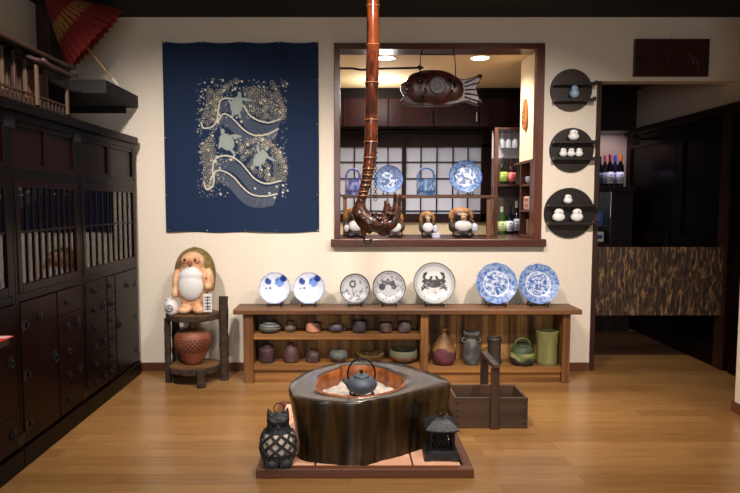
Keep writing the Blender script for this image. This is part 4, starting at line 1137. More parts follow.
YBt = .78
M_PALEB = mat('pale_rack_back', (186, 186, 196), .6)
t = thing('bottle_rack', 'dark wooden bottle rack behind the cubby, with stemware hanging above', 'rack', (1.38, YBt, 1.0))
zA = at(508, 184.5, YBt).z - 1.0
zTop = at(508, 131, YBt).z - 1.0
XA, XB = at(498, 180, YBt - .1).x - 1.38, .22
M_RK = wood('rack_wood', (66, 32, 22), (48, 22, 16), 'z', 9, .35, .2)
bx('side_panel', M_FRAMEZ, t, (XA - .035, XA, -.1, -.06, -.98, zTop + .02)); bx('side_panel', M_RK, t, (XB, XB + .03, -.1, .15, -.98, zTop + .02))
bx('shelf_board', M_RK, t, (XA, XB, -.1, .14, zA - .022, zA)); bx('shelf_board', M_RK, t, (XA, XB, -.1, .14, .0, .03)); bx('shelf_board', M_RK, t, (XA, XB, -.1, .14, zTop, zTop + .02))
bx('back_panel', mat('rack_back', (84, 70, 62), .6), t, (XA, XB, .14, .15, -.98, zA + .24)); bx('upper_back_panel', M_PALEB, t, (XA, XB, .14, .15, zA + .241, zTop + .02))
BOT = [(.9, 0), (1, .03), (1, .55), (.85, .66), (.36, .78), (.34, .95), (.4, .96), (.4, 1), (0, 1)]
def bottle(x, y, z, h, r_, cg, clab, ccap, label, cat='bottle', group=None, mark=None):
    t = thing('bottle', label, cat, (x, y, z), 0, group)
    mn = 'bottle_glass_%d_%d_%d' % cg
    lathe_obj('glass', [(0, 0)] + [(a * r_, q_ * h) for a, q_ in BOT], mat(mn, cg, .08, 0, .4), t, 24)
    b = MB(); b.lathe([(r_ * 1.012, h * .1), (r_ * 1.012, h * .46)], seg=24); lb = b.build('label', mat('label_%d_%d_%d' % clab, clab, .6), t, 60, solid=.001)
    if mark:
        b = MB()
        for k in range(3): b.box(-r_ * .35, r_ * .35, -r_ * 1.06, -r_ * .98, h * (.17 + .09 * k), h * (.2 + .09 * k))
        b.build('label_print', mat('print_%d_%d_%d' % mark, mark, .6), lb)
    b = MB(); b.lathe([(r_ * .42, h * .8), (r_ * .42, h * 1.005), (0, h * 1.005)], seg=16); b.build('cap', mat('cap_%d_%d_%d' % ccap, ccap, .35), t, 60)
    return t
GB1, GB2 = 'bottles on the rack behind the cubby', 'wine bottles at the corridor end'
zU = 1.0 + zA + .001; zD = 1.031
bx_ = lambda px: at(px, 200, YBt - .03).x
bottle(bx_(503), YBt - .03, zU, .235, .032, (20, 34, 20), (176, 206, 96), (20, 20, 22), 'dark bottle with a yellow-green label on the upper rack board', group=GB1, mark=(60, 110, 50))
bottle(bx_(511), YBt - .04, zU, .225, .034, (40, 20, 26), (226, 120, 120), (40, 20, 20), 'dark bottle with a pink label on the upper rack board', group=GB1, mark=(160, 40, 50))
bottle(bx_(502), YBt - .03, zD, .24, .034, (50, 84, 30), (200, 214, 150), (180, 180, 170), 'green bottle on the lower rack board', group=GB1, mark=(70, 110, 60))
bottle(bx_(509.5), YBt - .05, zD, .25, .034, (16, 20, 22), (214, 216, 220), (20, 20, 20), 'black bottle with a white label in the middle of the lower rack board', group=GB1, mark=(60, 70, 110))
bottle(bx_(517), YBt - .02, zD, .29, .034, (20, 22, 30), (196, 204, 222), (200, 200, 205), 'tallest black bottle with a bluish white label on the lower rack board, nearest the cubby', group=GB1, mark=(40, 60, 120))
MGL, nt_, b_ = base('stemware_glass'); b_.inputs['Base Color'].default_value = rgba((214, 220, 232)); b_.inputs['Alpha'].default_value = .38; b_.inputs['Roughness'].default_value = .08  # whitish see-through colour stands in for the white highlights on clear glass
for i, px in enumerate((502, 508.5, 515)):
    b = MB(); b.lathe([(.026, 0), (.025, -.003), (.004, -.008), (.003, -.06), (.012, -.068), (.024, -.09), (.027, -.12), (.025, -.15), (.023, -.15), (.025, -.12), (.022, -.091), (0, -.072)], seg=24)
    o = b.build('wine_glass', MGL, None, 60, (at(px, 140, YBt - .03).x, YBt - .03, 1.0 + zTop - .001))
    tag(o, ['leftmost wine glass hanging upside down in the rack', 'middle wine glass hanging upside down in the rack', 'rightmost wine glass hanging upside down in the rack, beside the lit wall'][i], 'glass', 'hanging wine glasses')

# ------------------------------------------------------------------ round wall shelves with white birds
M_DISC = wood('dark_disc_wood', (28, 17, 13), (17, 10, 8), 'x', 7, .4, .1)
M_DISC2 = wood('brown_disc_wood', (62, 42, 32), (36, 23, 18), 'x', 7, .4, .15)
def disc(cx, cy, r_, bars, label, m):
    p = at(cx, cy, -.02); rr_ = size(r_, 0)
    t = thing('round_wall_shelf', label, 'wall shelf', (p.x, 0, p.z), 0, 'round wall shelves')
    b = MB(); b.lathe([(0, -.02), (rr_ - .003, -.02), (rr_, -.016), (rr_, -.001), (0, -.001)], seg=56, axis='y'); b.build('round_board', m, t, 40)
    out = []
    for by in bars:
        z = at(cx, by, -.06).z - p.z; w = math.sqrt(max(.001, rr_ ** 2 - z * z))
        b = MB(); b.box(-min(w, rr_ * .92), w + .012, -.085, -.021, z - .022, z, .002); b.box(w + .002, w + .02, -.09, -.06, z - .022, z + .01, .003); b.build('shelf_bar', M_DISC, t)
        out.append(p.z + z)
    return p.x, out
def bird(px, z, h, label, blue=False, w=.5):
    X = at(px, 100, -.055).x
    t = thing('ceramic_bird', label, 'figurine', (X, -.055, z + .001), 0, 'white ceramic birds on the round shelves')
    b = MB(); b.ell((0, 0, h * .36), (h * w * .56, h * .34, h * .36)); b.ell((0, -h * .04, h * .75), (h * w * .42, h * .23, h * .25)); b.build('body', M_WHITE if not blue else mat('bluish_porcelain', (150, 176, 200), .25, 0, .3), t, True, remesh=.0025)
    b = MB(); b.ell((0, -h * .3, h * .72), (h * .05, h * .08, h * .04), 8); b.build('beak', mat('grey_beak', (120, 110, 100), .5), t, True)
X, z = disc(571.5, 90, 20.5, (82.5, 98.5), 'topmost and brownest round wooden wall shelf, holding one bird', M_DISC2)
bird(574, z[1], .1, 'bluish white ceramic bird on the topmost round shelf', True, .62)
X, z = disc(572, 150, 21.8, (140.5, 157), 'middle round wooden wall shelf, holding four small white birds', M_DISC)
bird(574.5, z[0], .082, 'white ceramic bird alone on the upper bar of the middle round shelf', w=.9)
for px, s in ((564.5, 'left'), (572.5, 'centre'), (580.5, 'right')): bird(px, z[1], .066, 'small white bird, %s of three on the lower bar of the middle round shelf' % s, w=.8)
X, z = disc(569.5, 213, 25, (204, 222), 'lowest and largest round wooden wall shelf, holding three white birds', M_DISC)
bird(570.5, z[0], .072, 'white ceramic bird alone on the upper bar of the lowest round shelf', w=.85)
for px, s in ((561.5, 'left'), (580, 'right')): bird(px, z[1], .1, 'large white ceramic bird on the %s of the lower bar of the lowest round shelf' % s, w=.85)

# carved plaque
a_, c_ = at(633.5, 76.5, -.02), at(709.5, 39, -.02)
t = thing('carved_plaque', 'dark brown rectangular wooden plaque with faint carving, above the corridor opening', 'plaque', ((a_.x + c_.x) / 2, 0, (a_.z + c_.z) / 2))
W2_, H2_ = (c_.x - a_.x) / 2, (c_.z - a_.z) / 2
bx('board', wood('plaque_wood', (58, 22, 18), (44, 17, 14), 'x', 6, .4, .2), t, (-W2_, W2_, -.03, 0, -H2_, H2_), bev=.004)
b = MB()
for pts_ in ([(-.7, -.2), (-.5, .3), (-.3, .0), (-.15, .35), (0, .1)], [(-.5, -.5), (-.42, -.1), (-.3, -.55)], [(0, .3), (.2, .2), (.35, .35), (.5, .1), (.6, -.4)], [(.1, .1), (.15, -.5)], [(.35, .2), (.33, -.5)], [(.55, .1), (.68, -.2), (.72, -.6)], [(-.2, .3), (-.1, -.3), (.05, -.4)], [(-.75, .1), (-.6, .05)], [(-.5, .5), (-.52, .62)]):
    b.tube([(x * W2_, -.03, z * H2_) for x, z in smooth_prof_xy(pts_, 4)], .0045, 6)
b.build('carving', mat('plaque_carving', (66, 28, 20), .5), t, True)
b = MB(); b.ell((0, -.01, H2_ + .006), (.006, .006, .008), 8); b.build('hook', M_METAL, t, True)

# ------------------------------------------------------------------ swing gate of burnt boards
def burnt():
    m, nt, b = base('burnt_cedar')
    tc = nt.nodes.new('ShaderNodeTexCoord'); mp = nt.nodes.new('ShaderNodeMapping'); mp.inputs['Scale'].default_value = (15, 1, 3.2)
    nt.links.new(tc.outputs['Object'], mp.inputs[0])
    n = nt.nodes.new('ShaderNodeTexNoise'); n.inputs['Scale'].default_value = 3.2; n.inputs['Detail'].default_value = 8; n.inputs['Roughness'].default_value = .65; n.inputs['Distortion'].default_value = .8
    nt.links.new(mp.outputs[0], n.inputs['Vector'])
    r = nt.nodes.new('ShaderNodeValToRGB'); e = r.color_ramp.elements
    e[0].position = .36; e[0].color = rgba((16, 10, 7)); e[1].position = .68; e[1].color = rgba((152, 114, 72))
    k = e.new(.52); k.color = rgba((54, 36, 23))
    nt.links.new(n.outputs['Fac'], r.inputs[0]); nt.links.new(r.outputs[0], b.inputs['Base Color'])
    b.inputs['Roughness'].default_value = .6
    bp = nt.nodes.new('ShaderNodeBump'); bp.inputs['Strength'].default_value = .6; bp.inputs['Distance'].default_value = .004
    nt.links.new(n.outputs['Fac'], bp.inputs['Height']); nt.links.new(bp.outputs[0], b.inputs['Normal'])
    return m
M_BURN = burnt()
gx0, gx1 = 1.903, 2.896; gz0, gz1 = at(600, 315, .05).z, at(600, 247, .05).z
t = thing('swing_gate', 'waist-high swing gate of dark burnt-grain boards across the corridor opening', 'gate', ((gx0 + gx1) / 2, .05, gz0))
for s in (-1, 1):
    b = MB(); n = 4; half = (gx1 - gx0) / 2; w = (half - .0015) / n
    for i in range(n): x = (0.001 if s > 0 else -half) + i * w; b.box(x, x + w - .001, -.012, .012, 0, gz1 - gz0)
    lf = b.build('leaf', M_BURN, t)
    X = s * (half + .004)
    for z in (.08, .44): b = MB(); b.cyl((X, 0, z), (X, 0, z + .05), .009, 10); b.build('hinge', M_IRON, lf, True)
b = MB(); b.box(XC - .0215, XC - .0125, .0, .12, 0, 2.0); struct(b.build('trim_8', M_DARKZ))

# corridor end: dark overhead cupboard, bottle counter, display
t = thing('overhead_cupboard', 'black overhead cupboard at the corridor end above the wine bottles', 'cupboard', (2.4, 1.6, 2.02))
bx('body', wood('black_cupboard_wood', (22, 14, 12), (30, 19, 16), 'z', 6, .4), t, (-.5, .44, -.18, .219, 0, .42))
bx('door', MATS['black_cupboard_wood'], t, (-.49, -.03, -.2, -.181, .01, .4)); bx('door', MATS['black_cupboard_wood'], t, (-.02, .42, -.2, -.181, .01, .4))
zc = at(612, 187, 1.5).z
t = thing('bottle_counter', 'dark high counter at the corridor end with a glass-fronted cooler in it', 'counter', (2.4, 1.6, 0))
bx('top_board', MATS['black_cupboard_wood'], t, (-.5, .44, -.2, .2, zc - .05, zc))
bx('side_panel', MATS['black_cupboard_wood'], t, (.22, .44, -.17, .2, 0, zc - .051)); bx('side_panel', MATS['black_cupboard_wood'], t, (-.5, .04, -.17, .2, 0, zc - .051))
bx('lower_panel', MATS['black_cupboard_wood'], t, (.041, .219, -.17, .2, 0, .9))
t = thing('drinks_cooler', 'small black glass-door cooler with a bluish interior under the wine bottles', 'cooler', (2.53, 1.6, .901))
hz = zc - .052 - .901
bx('body', M_BLACK, t, (-.088, .088, .0, .19, 0, hz), (-.088, -.078, -.16, 0, 0, hz), (.078, .088, -.16, 0, 0, hz), (-.078, .078, -.16, 0, hz - .01, hz), (-.078, .078, -.16, 0, 0, .01), bev=0)
bx('door_glass', M_GLASS, t, (-.088, .088, -.168, -.162, 0, hz), bev=0)
bx('rack', M_METAL, t, (-.077, .077, -.15, -.01, .17, .175), bev=0)
b = MB(); b.lathe([(0, 0), (.045, 0), (.05, .02), (.05, .12), (.03, .15), (0, .15)], seg=20); o = b.build('blue_canister', mat('bright_blue_can', (40, 90, 190), .3), None, 60, (2.53, 1.53, .901 + .176)); tag(o, 'blue canister on the rack inside the cooler', 'canister')
b = MB(); b.box(-.05, .05, -.03, .03, 0, .1, .004); o = b.build('white_box', M_WHITE, None, None, (2.53, 1.52, .912)); tag(o, 'small white box at the bottom of the cooler', 'box')
b = MB(); b.box(-.035, .035, -.032, -.0302, .03, .07); b.build('box_label', mat('blue_label', (70, 100, 170), .5), o)
WB = [(599.5, (22, 26, 40), (60, 70, 110), (30, 34, 60), 'navy capped wine bottle with a dark label at the corridor jamb', -.09), (604.5, (30, 16, 20), (150, 150, 160), (150, 40, 60), 'wine bottle with a red cap and grey label on the corridor counter', .03),
      (609.5, (24, 14, 24), (226, 226, 232), (190, 50, 90), 'wine bottle with a magenta cap and large white label', -.08), (614.5, (20, 20, 44), (120, 120, 150), (40, 50, 140), 'wine bottle with a blue cap between the white-labelled bottles', .03), (620, (22, 16, 16), (216, 216, 226), (226, 110, 40), 'wine bottle with an orange cap nearest the panelled doors', -.08)]
for px, cg, cl_, cc, lab, dy in WB:
    y = 1.55 + dy; bottle(at(px, 180, y).x, y, zc + .001, .32 if px > 603 else .3, .034, cg, cl_, cc, lab, 'wine bottle', GB2, (70, 60, 70))
p = at(623, 139, 1.3)
t = thing('track_spotlight', 'small black spotlight bracket high beside the corridor doors', 'spotlight', (XC - .021, 1.3, p.z))
b = MB(); b.cyl((0, 0, 0), (-.1, 0, 0), .012, 12); b.build('arm', M_IRON, t, True)
b = MB(); b.cyl((-.1, .04, .02), (-.14, -.06, -.03), .035, 20, .042); b.build('lamp_head', M_BLACK, t, 50)

# ------------------------------------------------------------------ tansu cabinets on the left
XF = -1.61; DEP = .56
def fit(b, y, z, r_=.022, ring=True, x=.0):
    b.cyl((x, y, z), (x + .004, y, z), r_, 18)
    if ring: b.ring((x + .01, y, z - r_ * .35), r_ * .62, .0032, 'x', 18, 6)
    b.ell((x + .006, y, z + r_ * .2), (.006, .006, .006), 8)
def flower(b, y, z, r_, x=0):
    b.cyl((x, y, z), (x + .004, y, z), r_ * .7, 18)
    for k in range(8):
        a = 2 * PI * k / 8; b.cyl((x, y + math.cos(a) * r_ * .75, z + math.sin(a) * r_ * .75), (x + .0045, y + math.cos(a) * r_ * .75, z + math.sin(a) * r_ * .75), r_ * .3, 10)
    b.ring((x + .01, y, z - r_ * .3), r_ * .5, .0035, 'x', 18, 6)
def cabinet(y0, y1, label, lower):
    t = thing('tansu_cabinet', label, 'cabinet', (XF, (y0 + y1) / 2, 0)); h = (y1 - y0) / 2 - .001
    X0 = -DEP
    # carcass: closed below .82, open box behind the glass, closed above
    b = MB(); b.box(X0, -.02, -h, h, .1, .82); b.box(X0, -.02, -h, h, 1.47, 1.74)
    b.box(X0, -.02, -h, -h + .02, .82, 1.47); b.box(X0, -.02, h - .02, h, .82, 1.47); b.box(X0, X0 + .02, -h + .02, h - .02, .82, 1.47)
    b.build('body', M_LAC, t)
    bx('plinth', M_LACD, t, (X0, .012, -h, h, 0, .1), bev=.004)
    bx('cornice', M_LACD, t, (X0, .03, -h, h, 1.74, 1.79), bev=.006)
    bx('inner_shelf', mat('pale_inner_board', (150, 120, 84), .6), t, (X0 + .021, -.05, -h + .021, h - .021, 1.15, 1.165))
    bx('inner_shelf', MATS['pale_inner_board'], t, (X0 + .021, -.05, -h + .021, h - .021, .821, .925))
    b = MB(); 
    for z0, z1 in ((.82, .86), (1.42, 1.47), (1.7, 1.74)): b.box(-.02, 0, -h + .025, h - .025, z0, z1, .002)
    b.box(-.02, 0, -h, -h + .025, .1, 1.74, .002); b.box(-.02, 0, h - .025, h, .1, 1.74, .002); b.build('face_frame', M_LACD, t)
    # small sliding doors at the top
    for s in (-1, 1):
        a0, a1 = sorted((s * .004, s * (h - .027)))
        b = MB(); b.box(-.019, -.012, a0, a1, 1.471, 1.699)
        for q in ((a0, a0 + .022, 1.471, 1.699), (a1 - .022, a1, 1.471, 1.699), (a0 + .022, a1 - .022, 1.471, 1.495), (a0 + .022, a1 - .022, 1.675, 1.699)): b.box(-.012, -.001, q[0], q[1], q[2], q[3], .002)
        d = b.build('sliding_door', M_LAC, t)
    # barred glass door
    b = MB(); a0, a1 = -h + .027, h - .027
    b.box(-.016, .004, a0, a0 + .035, .861, 1.419, .002); b.box(-.016, .004, a1 - .035, a1, .861, 1.419, .002)
    b.box(-.016, .004, a0 + .035, a1 - .035, .861, .905, .002); b.box(-.016, .004, a0 + .035, a1 - .035, 1.38, 1.419, .002)
    n = 8
    for k in range(1, n + 1): y = a0 + .035 + (a1 - a0 - .07) * k / (n + 1); b.box(-.0055, .0, y - .006, y + .006, .905, 1.38)
    b.box(-.005, -.001, a0 + .035, a1 - .035, 1.155, 1.167)
    d = b.build('glass_door', M_LAC, t)
    b = MB(); b.box(-.0085, -.0065, a0 + .036, a1 - .036, .906, 1.379); b.build('glass_pane', M_GLASS, d)
    # lower fronts
    for kind, f0, f1, n in lower:
        c0, c1 = -h + .027 + (2 * h - .054) * f0 + .002, -h + .027 + (2 * h - .054) * f1 - .002
        if kind == 'door':
            d = bx('door', M_LAC, t, (-.02, .004, c0, c1, .112, .815))
            b = MB(); flower(b, (c1 - .04) if n > 0 else (c0 + .04), .47, .036, .004); b.build('lock_plate', M_IRON, d, True)
            b = MB(); fit(b, (c0 + c1) / 2, .72, .022, True, .004); b.build('ring_pull', M_IRON, d, True)
            for z in (.2, .45, .7):
                b = MB(); e = c0 if n > 0 else c1; s = 1 if n > 0 else -1; b.box(.004, .007, min(e, e + s * .05), max(e, e + s * .05), z - .025, z + .025, .001)
                b.cyl((.007, e + s * .05, z), (.004, e + s * .05, z), .02, 14); b.build('hinge_plate', M_IRON, d)
        else:
            zz_ = np.linspace(.815, .112, n + 1)
            for i in range(n):
                d = bx('drawer', M_LAC, t, (-.02, .004, c0, c1, zz_[i + 1] + .003, zz_[i]))
                zc_ = (zz_[i] + zz_[i + 1]) / 2
                b = MB(); fit(b, (c0 + c1) / 2 - .03, zc_, .02, True, .004); b.build('ring_pull', M_IRON, d, True)
                if i % 2 == 1: b = MB(); flower(b, c1 - .045, zc_, .03, .004); b.build('lock_plate', M_IRON, d, True)
    for s in (-1, 1):
        for z in (.12, 1.66): b = MB(); e = s * h; b.box(0, .003, min(e, e - s * .045), max(e, e - s * .045), z, z + .05, .001); b.build('corner_plate', M_IRON, t)
    return t
YA0, YA1, YA2, YA3, YA4 = -2.5, -1.735, -1.02, -.08, 0
cabinet(YA1, YA2, 'middle dark lacquered tansu cabinet of the row along the left wall', [('door', 0, .55, 1), ('drawer', .56, 1, 5)])
cabinet(YA2, YA3, 'dark red lacquered tansu cabinet nearest the back wall, with barred glass door and drawers', [('drawer', 0, .1 + .26, 6), ('drawer2', .37, .52, 6), ('door', .53, 1, -1)])
cabinet(YA0, YA1, 'dark lacquered tansu cabinet at the left photo edge, behind the red cloth', [('drawer', 0, .45, 5), ('drawer', .46, 1, 4)])
# crockery inside
def cup(x, y, z, r_, h, c1, c2, label, name='porcelain_cup', cat='cup', group=None):
    b = MB(); b.lathe([(0, 0), (r_ * .6, 0), (r_ * .62, .006), (r_ * .92, h * .3), (r_, h * .7), (r_ * 1.02, h), (r_ * .95, h), (r_ * .88, h * .3), (0, h * .15)], seg=20)
    o = b.build(name, M_PAINT, None, 60, (x, y, z)); sd = x * 7 + y * 13
    paint(o, lambda co: mixc(c1, c2, -.2 + 2.5 * nz(co.x * 40, co.y * 40, co.z * 40 + sd) + .3)); tag(o, label, cat, group)
W_ = (232, 232, 236); B_ = (60, 90, 160); Gd = (190, 140, 60)
orda = ['nearest the camera', 'second from the camera', 'third from the camera', 'fourth from the camera', 'fifth from the camera', 'farthest from the camera']
for cab, ya, yb in (('middle', YA1, YA2), ('far', YA2, YA3)):
    for k in range(6):
        y = ya + .1 + (yb - ya - .2) * (k + .4) / 5.6
        cup(XF - .13 - .03 * (k % 2), y, 1.167, .036, .05 + .02 * (k % 3 == 0), W_, B_, 'blue and white cup, upper shelf inside the %s glass cabinet, %s' % (cab, orda[k]), group='cups behind the cabinet glass')
        cup(XF - .12 - .03 * (k % 2), y, .926, .045, .045, (222, 216, 206), B_ if k % 2 else Gd, 'pale bowl, lower shelf inside the %s glass cabinet, %s' % (cab, orda[k]), 'porcelain_bowl', 'bowl', 'bowls behind the cabinet glass')

# cloth covered side table corner
t = thing('side_table', 'side table under a red and white cloth at the left edge of the photo', 'table', (-1.385, -2.75, 0))
bx('tabletop', M_DARK, t, (-.19, .165, -.52, .27, .795, .82), bev=.004)
for sx in (-.1, .08):
    for sy in (-.42, -.18): bx('leg', M_DARKZ, t, (sx - .018, sx + .018, sy - .018, sy + .018, 0, .795))
b = MB()
n1, n2 = 36, 72
V = [[b.bm.verts.new((-.2 + .375 * i / n1, -.525 + .805 * j_ / n2, .8235 + .0008 * math.sin(i * .7) * math.sin(j_ * .5))) for i in range(n1 + 1)] for j_ in range(n2 + 1)]
for j_ in range(n2):
    for i in range(n1): b.bm.faces.new((V[j_][i], V[j_][i + 1], V[j_ + 1][i + 1], V[j_ + 1][i]))
o = b.build('tablecloth', M_CLOTH, None, None, (-1.385, -2.75, 0), solid=.003)
paint(o, lambda co: (196, 40, 44) if (co.x > .167 or co.y > .27 or nz(co.x * 20, co.y * 20, 1) > .25) else (230, 190, 190))
tag(o, 'red and white patterned cloth on the side table at the left edge', 'tablecloth')

# ------------------------------------------------------------------ model shrine on the cabinet
t = thing('model_house', 'dark wooden miniature shrine building with lattice walls on top of the tansu cabinets', 'model', (-1.84, -1.42, 1.791))
MH = wood('model_dark_wood', (52, 32, 22), (34, 20, 15), 'y', 9, .5); MHL = wood('model_pale_wood', (84, 64, 42), (56, 40, 26), 'z', 9, .6)
bx('base', MH, t, (-.2, .16, -.62, .5, 0, .03), (-.17, .13, -.6, .47, .03, .07))
b = MB()
for k in range(26): y = -.6 + k * .0425; b.box(.135, .142, y, y + .012, .03, .085)
b.box(.132, .146, -.6, .48, .085, .095); b.build('railing', MH, t)
bx('inner_wall', mat('model_inner_wall', (60, 44, 34), .7), t, (-.15, .04, -.56, .43, .07, .29))
for k in range(9):
    y = -.56 + k * .11; bx('pillar', MHL if k % 2 == 0 else MH, t, (.085, .105, y - .01, y + .01, .07, .3))
b = MB()
for k in range(30): y = -.55 + k * .032; b.box(.05, .058, y, y + .009, .09, .26)
b.build('lattice', MHL, t)
bx('door', wood('model_door_wood', (112, 62, 38), (88, 46, 28), 'z', 9, .5), t, (.04, .062, .18, .36, .07, .25))
def roof(name, y0, y1, xc, hw, z, rise):
    b = MB(); n = 12
    rows = []
    for s in np.linspace(-1, 1, 2 * n + 1):
        zz_ = z + rise * (1 - abs(s)) ** 1.5 + .02 * max(0, abs(s) - .8) * 5 * .4
        rows.append([b.bm.verts.new((xc + s * hw, y, zz_ + (.014 if i in (0, 6) else 0))) for i, y in enumerate(np.linspace(y0, y1, 7))])
    for A, B in zip(rows[:-1], rows[1:]):
        for i in range(6): b.bm.faces.new((A[i], A[i + 1], B[i + 1], B[i]))
    r_ = b.build(name, MH, t, 60, solid=.018)
    b = MB(); b.box(xc - .018, xc + .018, y0, y1, z + rise - .006, z + rise + .028, .004); b.build('ridge', MH, r_)
    b = MB()
    for k in range(int((y1 - y0) / .03)): y = y0 + .015 + k * .03; b.tube([(xc + hw * q, y, z + rise * (1 - q) ** 1.5 + .012) for q in (.1, .3, .5, .7, .9)], .004, 5)
    b.build('roof_tiles', MH, r_)
roof('roof', -.66, .53, -.04, .22, .31, .09)
roof('porch_roof', .02, .42, .1, .14, .24, .05)
b = MB()
for y in (.05, .39): b.box(.175, .19, y - .008, y + .008, .03, .24)
b.build('porch_post', MHL, t)

# corner shelf and paper umbrella
t = thing('corner_shelf', 'thick black wooden shelf mounted in the corner above the tansu cabinets', 'shelf', (-1.89, 0, 2.02))
bx('board', wood('black_shelf_wood', (9, 7, 6), (13, 9, 8), 'x', 7, .7), t, (-.305, .29, -.6, 0, 0, .09), bev=.004)
bx('wall_cleat', MATS['black_shelf_wood'], t, (-.305, .2, -.03, 0, -.04, -.001))
t = thing('paper_umbrella', 'half-open red paper umbrella with a yellow band, lying on the corner shelf', 'umbrella', (0, 0, 0))
yU = -.55
apex = at(44, -5, yU); mid = at(97, 41, -.4); end = at(117, 84, -.34)
t.location = apex; ax = (mid - apex); Lx = ax.length; ax.normalize()
rim = (at(125, 18, -.4) - at(64, 70, -.4)).length / 2
up = Vector((0, 1, 0)); e1 = ax.cross(up).normalized(); e2 = ax.cross(e1).normalized()
b = MB(); NQ, NS2 = 30, 120; rings = []
for i in range(NQ + 1):
    q = i / NQ
    if i == 0: rings.append([b.bm.verts.new((0, 0, 0))]); continue
    ring = []
    for k in range(NS2):
        a = 2 * PI * k / NS2; rib = abs(math.sin(a * 15)); rr_ = rim * (q ** .85) * (1 - .07 * rib * q)
        ring.append(b.bm.verts.new(ax * (Lx * q * (1 - .03 * rib * q)) + e1 * math.cos(a) * rr_ + e2 * math.sin(a) * rr_))
    rings.append(ring)
for i in range(NQ):
    A, B = rings[i], rings[i + 1]
    for k in range(NS2):
        k2 = (k + 1) % NS2
        if len(A) == 1: b.bm.faces.new((A[0], B[k], B[k2]))
        else: b.bm.faces.new((A[k], B[k], B[k2], A[k2]))
o = b.build('canopy', M_CLOTH, t, 30, solid=.002)
def f_umb(co):
    q = co.dot(ax) / Lx
    if .38 < q < .62: return (156, 118, 54) if (math.atan2(co.dot(e2), co.dot(e1)) * 30 / (2 * PI)) % 1 > .3 else (120, 30, 24)
    return (118, 24, 20)
paint(o, f_umb)
b = MB(); e_ = end - apex; b.tube([ax * -.02, e_], .008, 10); b.build('shaft', mat('pale_bamboo_stick', (176, 140, 92), .5), t, True)
b = MB(); b.tube([e_ * .93, e_ * 1.02], .012, 10); b.build('grip', mat('white_cord_wrap', (210, 200, 184), .7), t, True)
b = MB()
for k in range(15): a = 2 * PI * k / 15 * 1.0; b.tube([ax * Lx * .75, ax * Lx * .55 + (e1 * math.cos(a) + e2 * math.sin(a)) * rim * .5], .003, 5)
b.build('struts', mat('dark_strut_bamboo', (90, 54, 34), .5), t, True)
# cord on the left wall
b = MB(); b.tube([(XL + .008, -.95, 2.62), (XL + .008, -.9, 2.3), (XL + .008, -.87, 1.82)], .008, 8)
tag(b.build('cord', mat('brown_cord', (74, 50, 30), .8), None, True), 'thin brown cord running down the left wall behind the model shrine', 'cord')

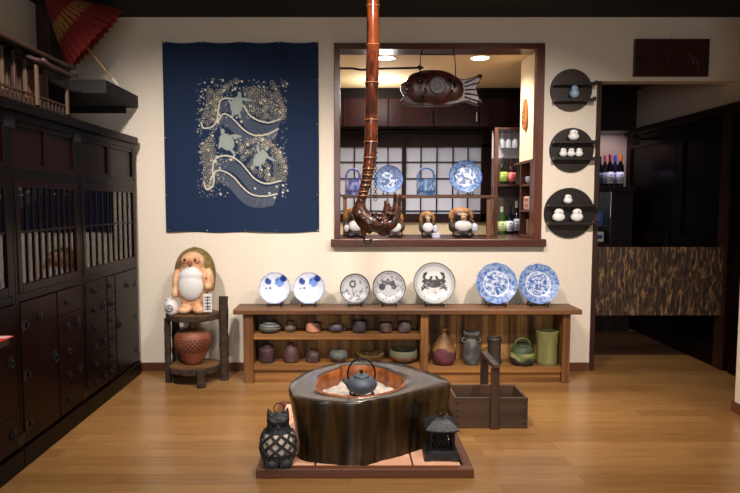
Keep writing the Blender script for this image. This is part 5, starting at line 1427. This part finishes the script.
# ------------------------------------------------------------------ lights
def spot(loc, target, power, size_, blend, color, rad_=.05):
    l = bpy.data.lights.new('spot', 'SPOT'); l.energy = power; l.spot_size = R(size_); l.spot_blend = blend; l.color = color; l.shadow_soft_size = rad_
    o = bpy.data.objects.new('spot', l); col.objects.link(o); o.location = loc
    o.rotation_euler = (Vector(target) - Vector(loc)).to_track_quat('-Z', 'Y').to_euler(); return o
def area(loc, target, power, sx, sy, color):
    l = bpy.data.lights.new('area', 'AREA'); l.shape = 'RECTANGLE'; l.size = sx; l.size_y = sy; l.energy = power; l.color = color
    o = bpy.data.objects.new('area', l); col.objects.link(o); o.location = loc
    o.rotation_euler = (Vector(target) - Vector(loc)).to_track_quat('-Z', 'Y').to_euler(); return o
WARM = (1, .9, .76); WARM2 = (1, .8, .55)
for x, y, pw in ((.25, -2.0, 110), (-.35, -3.0, 75), (1.0, -3.0, 98)):
    t = thing('ceiling_lamp', 'ceiling can lamp out of view at x %.1f' % x, 'ceiling light', (x, y, ZC))
    t['label'] = {.25: 'ceiling can lamp above the stump hearth', -.35: 'ceiling can lamp in front of the hearth, left', 1.0: 'ceiling can lamp in front of the hearth, right'}[x]
    b = MB(); b.lathe([(.055, -.001), (.06, -.05), (.065, -.05), (.062, -.001)], seg=28); b.build('can', M_BLACK, t, 50)
    spot((x, y, ZC - .06), (x, y + .12, 0), pw, 150, 1.0, WARM, .06)
for x in (-1.2, .1, 1.4):
    t = thing('wall_washer_lamp', 'ceiling wall-washing lamp, %s of the three before the back wall' % {-1.2: 'left', .1: 'middle', 1.4: 'right'}[x], 'ceiling light', (x, -2.3, ZC))
    b = MB(); b.cyl((0, 0, 0), (0, 0, -.05), .012, 10); b.cyl((0, -.05, -.045), (0, .03, -.1), .035, 20, .045); b.build('lamp_head', M_BLACK, t, 50)
    spot((x, -2.22, ZC - .12), (x * (.8 if x > 1 else 1), 0, .5), 112 if x == .1 else 205, 85, .85, (1, .9, .845), .05)
area((-.1, -6.45, 1.6), (0, 0, 1.2), 40, 2.3, 1.2, (.9, .94, 1))
for p in (p1, p2): spot((p.x, p.y, 2.45), (p.x, p.y + .15, 0), 62, 150, .8, WARM, .05)
l = bpy.data.lights.new('kitchen_glow', 'POINT'); l.energy = 13; l.color = (1, .92, .86); l.shadow_soft_size = .12  # fill light added to brighten the kitchen, no fixture belongs to it
o = bpy.data.objects.new('kitchen_glow', l); col.objects.link(o); o.location = (.3, 1.2, 2.3)
spot((2.66, 1.42, 1.99), (2.66, 1.75, 1.5), 9, 140, .6, (.85, .75, 1), .03)
w = bpy.data.worlds.new('world'); bpy.context.scene.world = w; w.use_nodes = True
w.node_tree.nodes['Background'].inputs[0].default_value = (.5, .6, .8, 1); w.node_tree.nodes['Background'].inputs[1].default_value = .02

# ------------------------------------------------------------------ camera
cam = bpy.data.cameras.new('camera'); co = bpy.data.objects.new('camera', cam); col.objects.link(co)
co.location = (0, CAM_Y, EYE); co.rotation_euler = (R(90) - PITCH, 0, 0)
cam.sensor_width = 36; cam.lens = F / 740 * 36; cam.shift_x = 20 / 740; cam.clip_start = .05
bpy.context.scene.camera = co
vs = bpy.context.scene.view_settings
vs.view_transform = 'Standard'; vs.look = 'None'; vs.gamma = 1; vs.use_curve_mapping = False; vs.exposure = .1
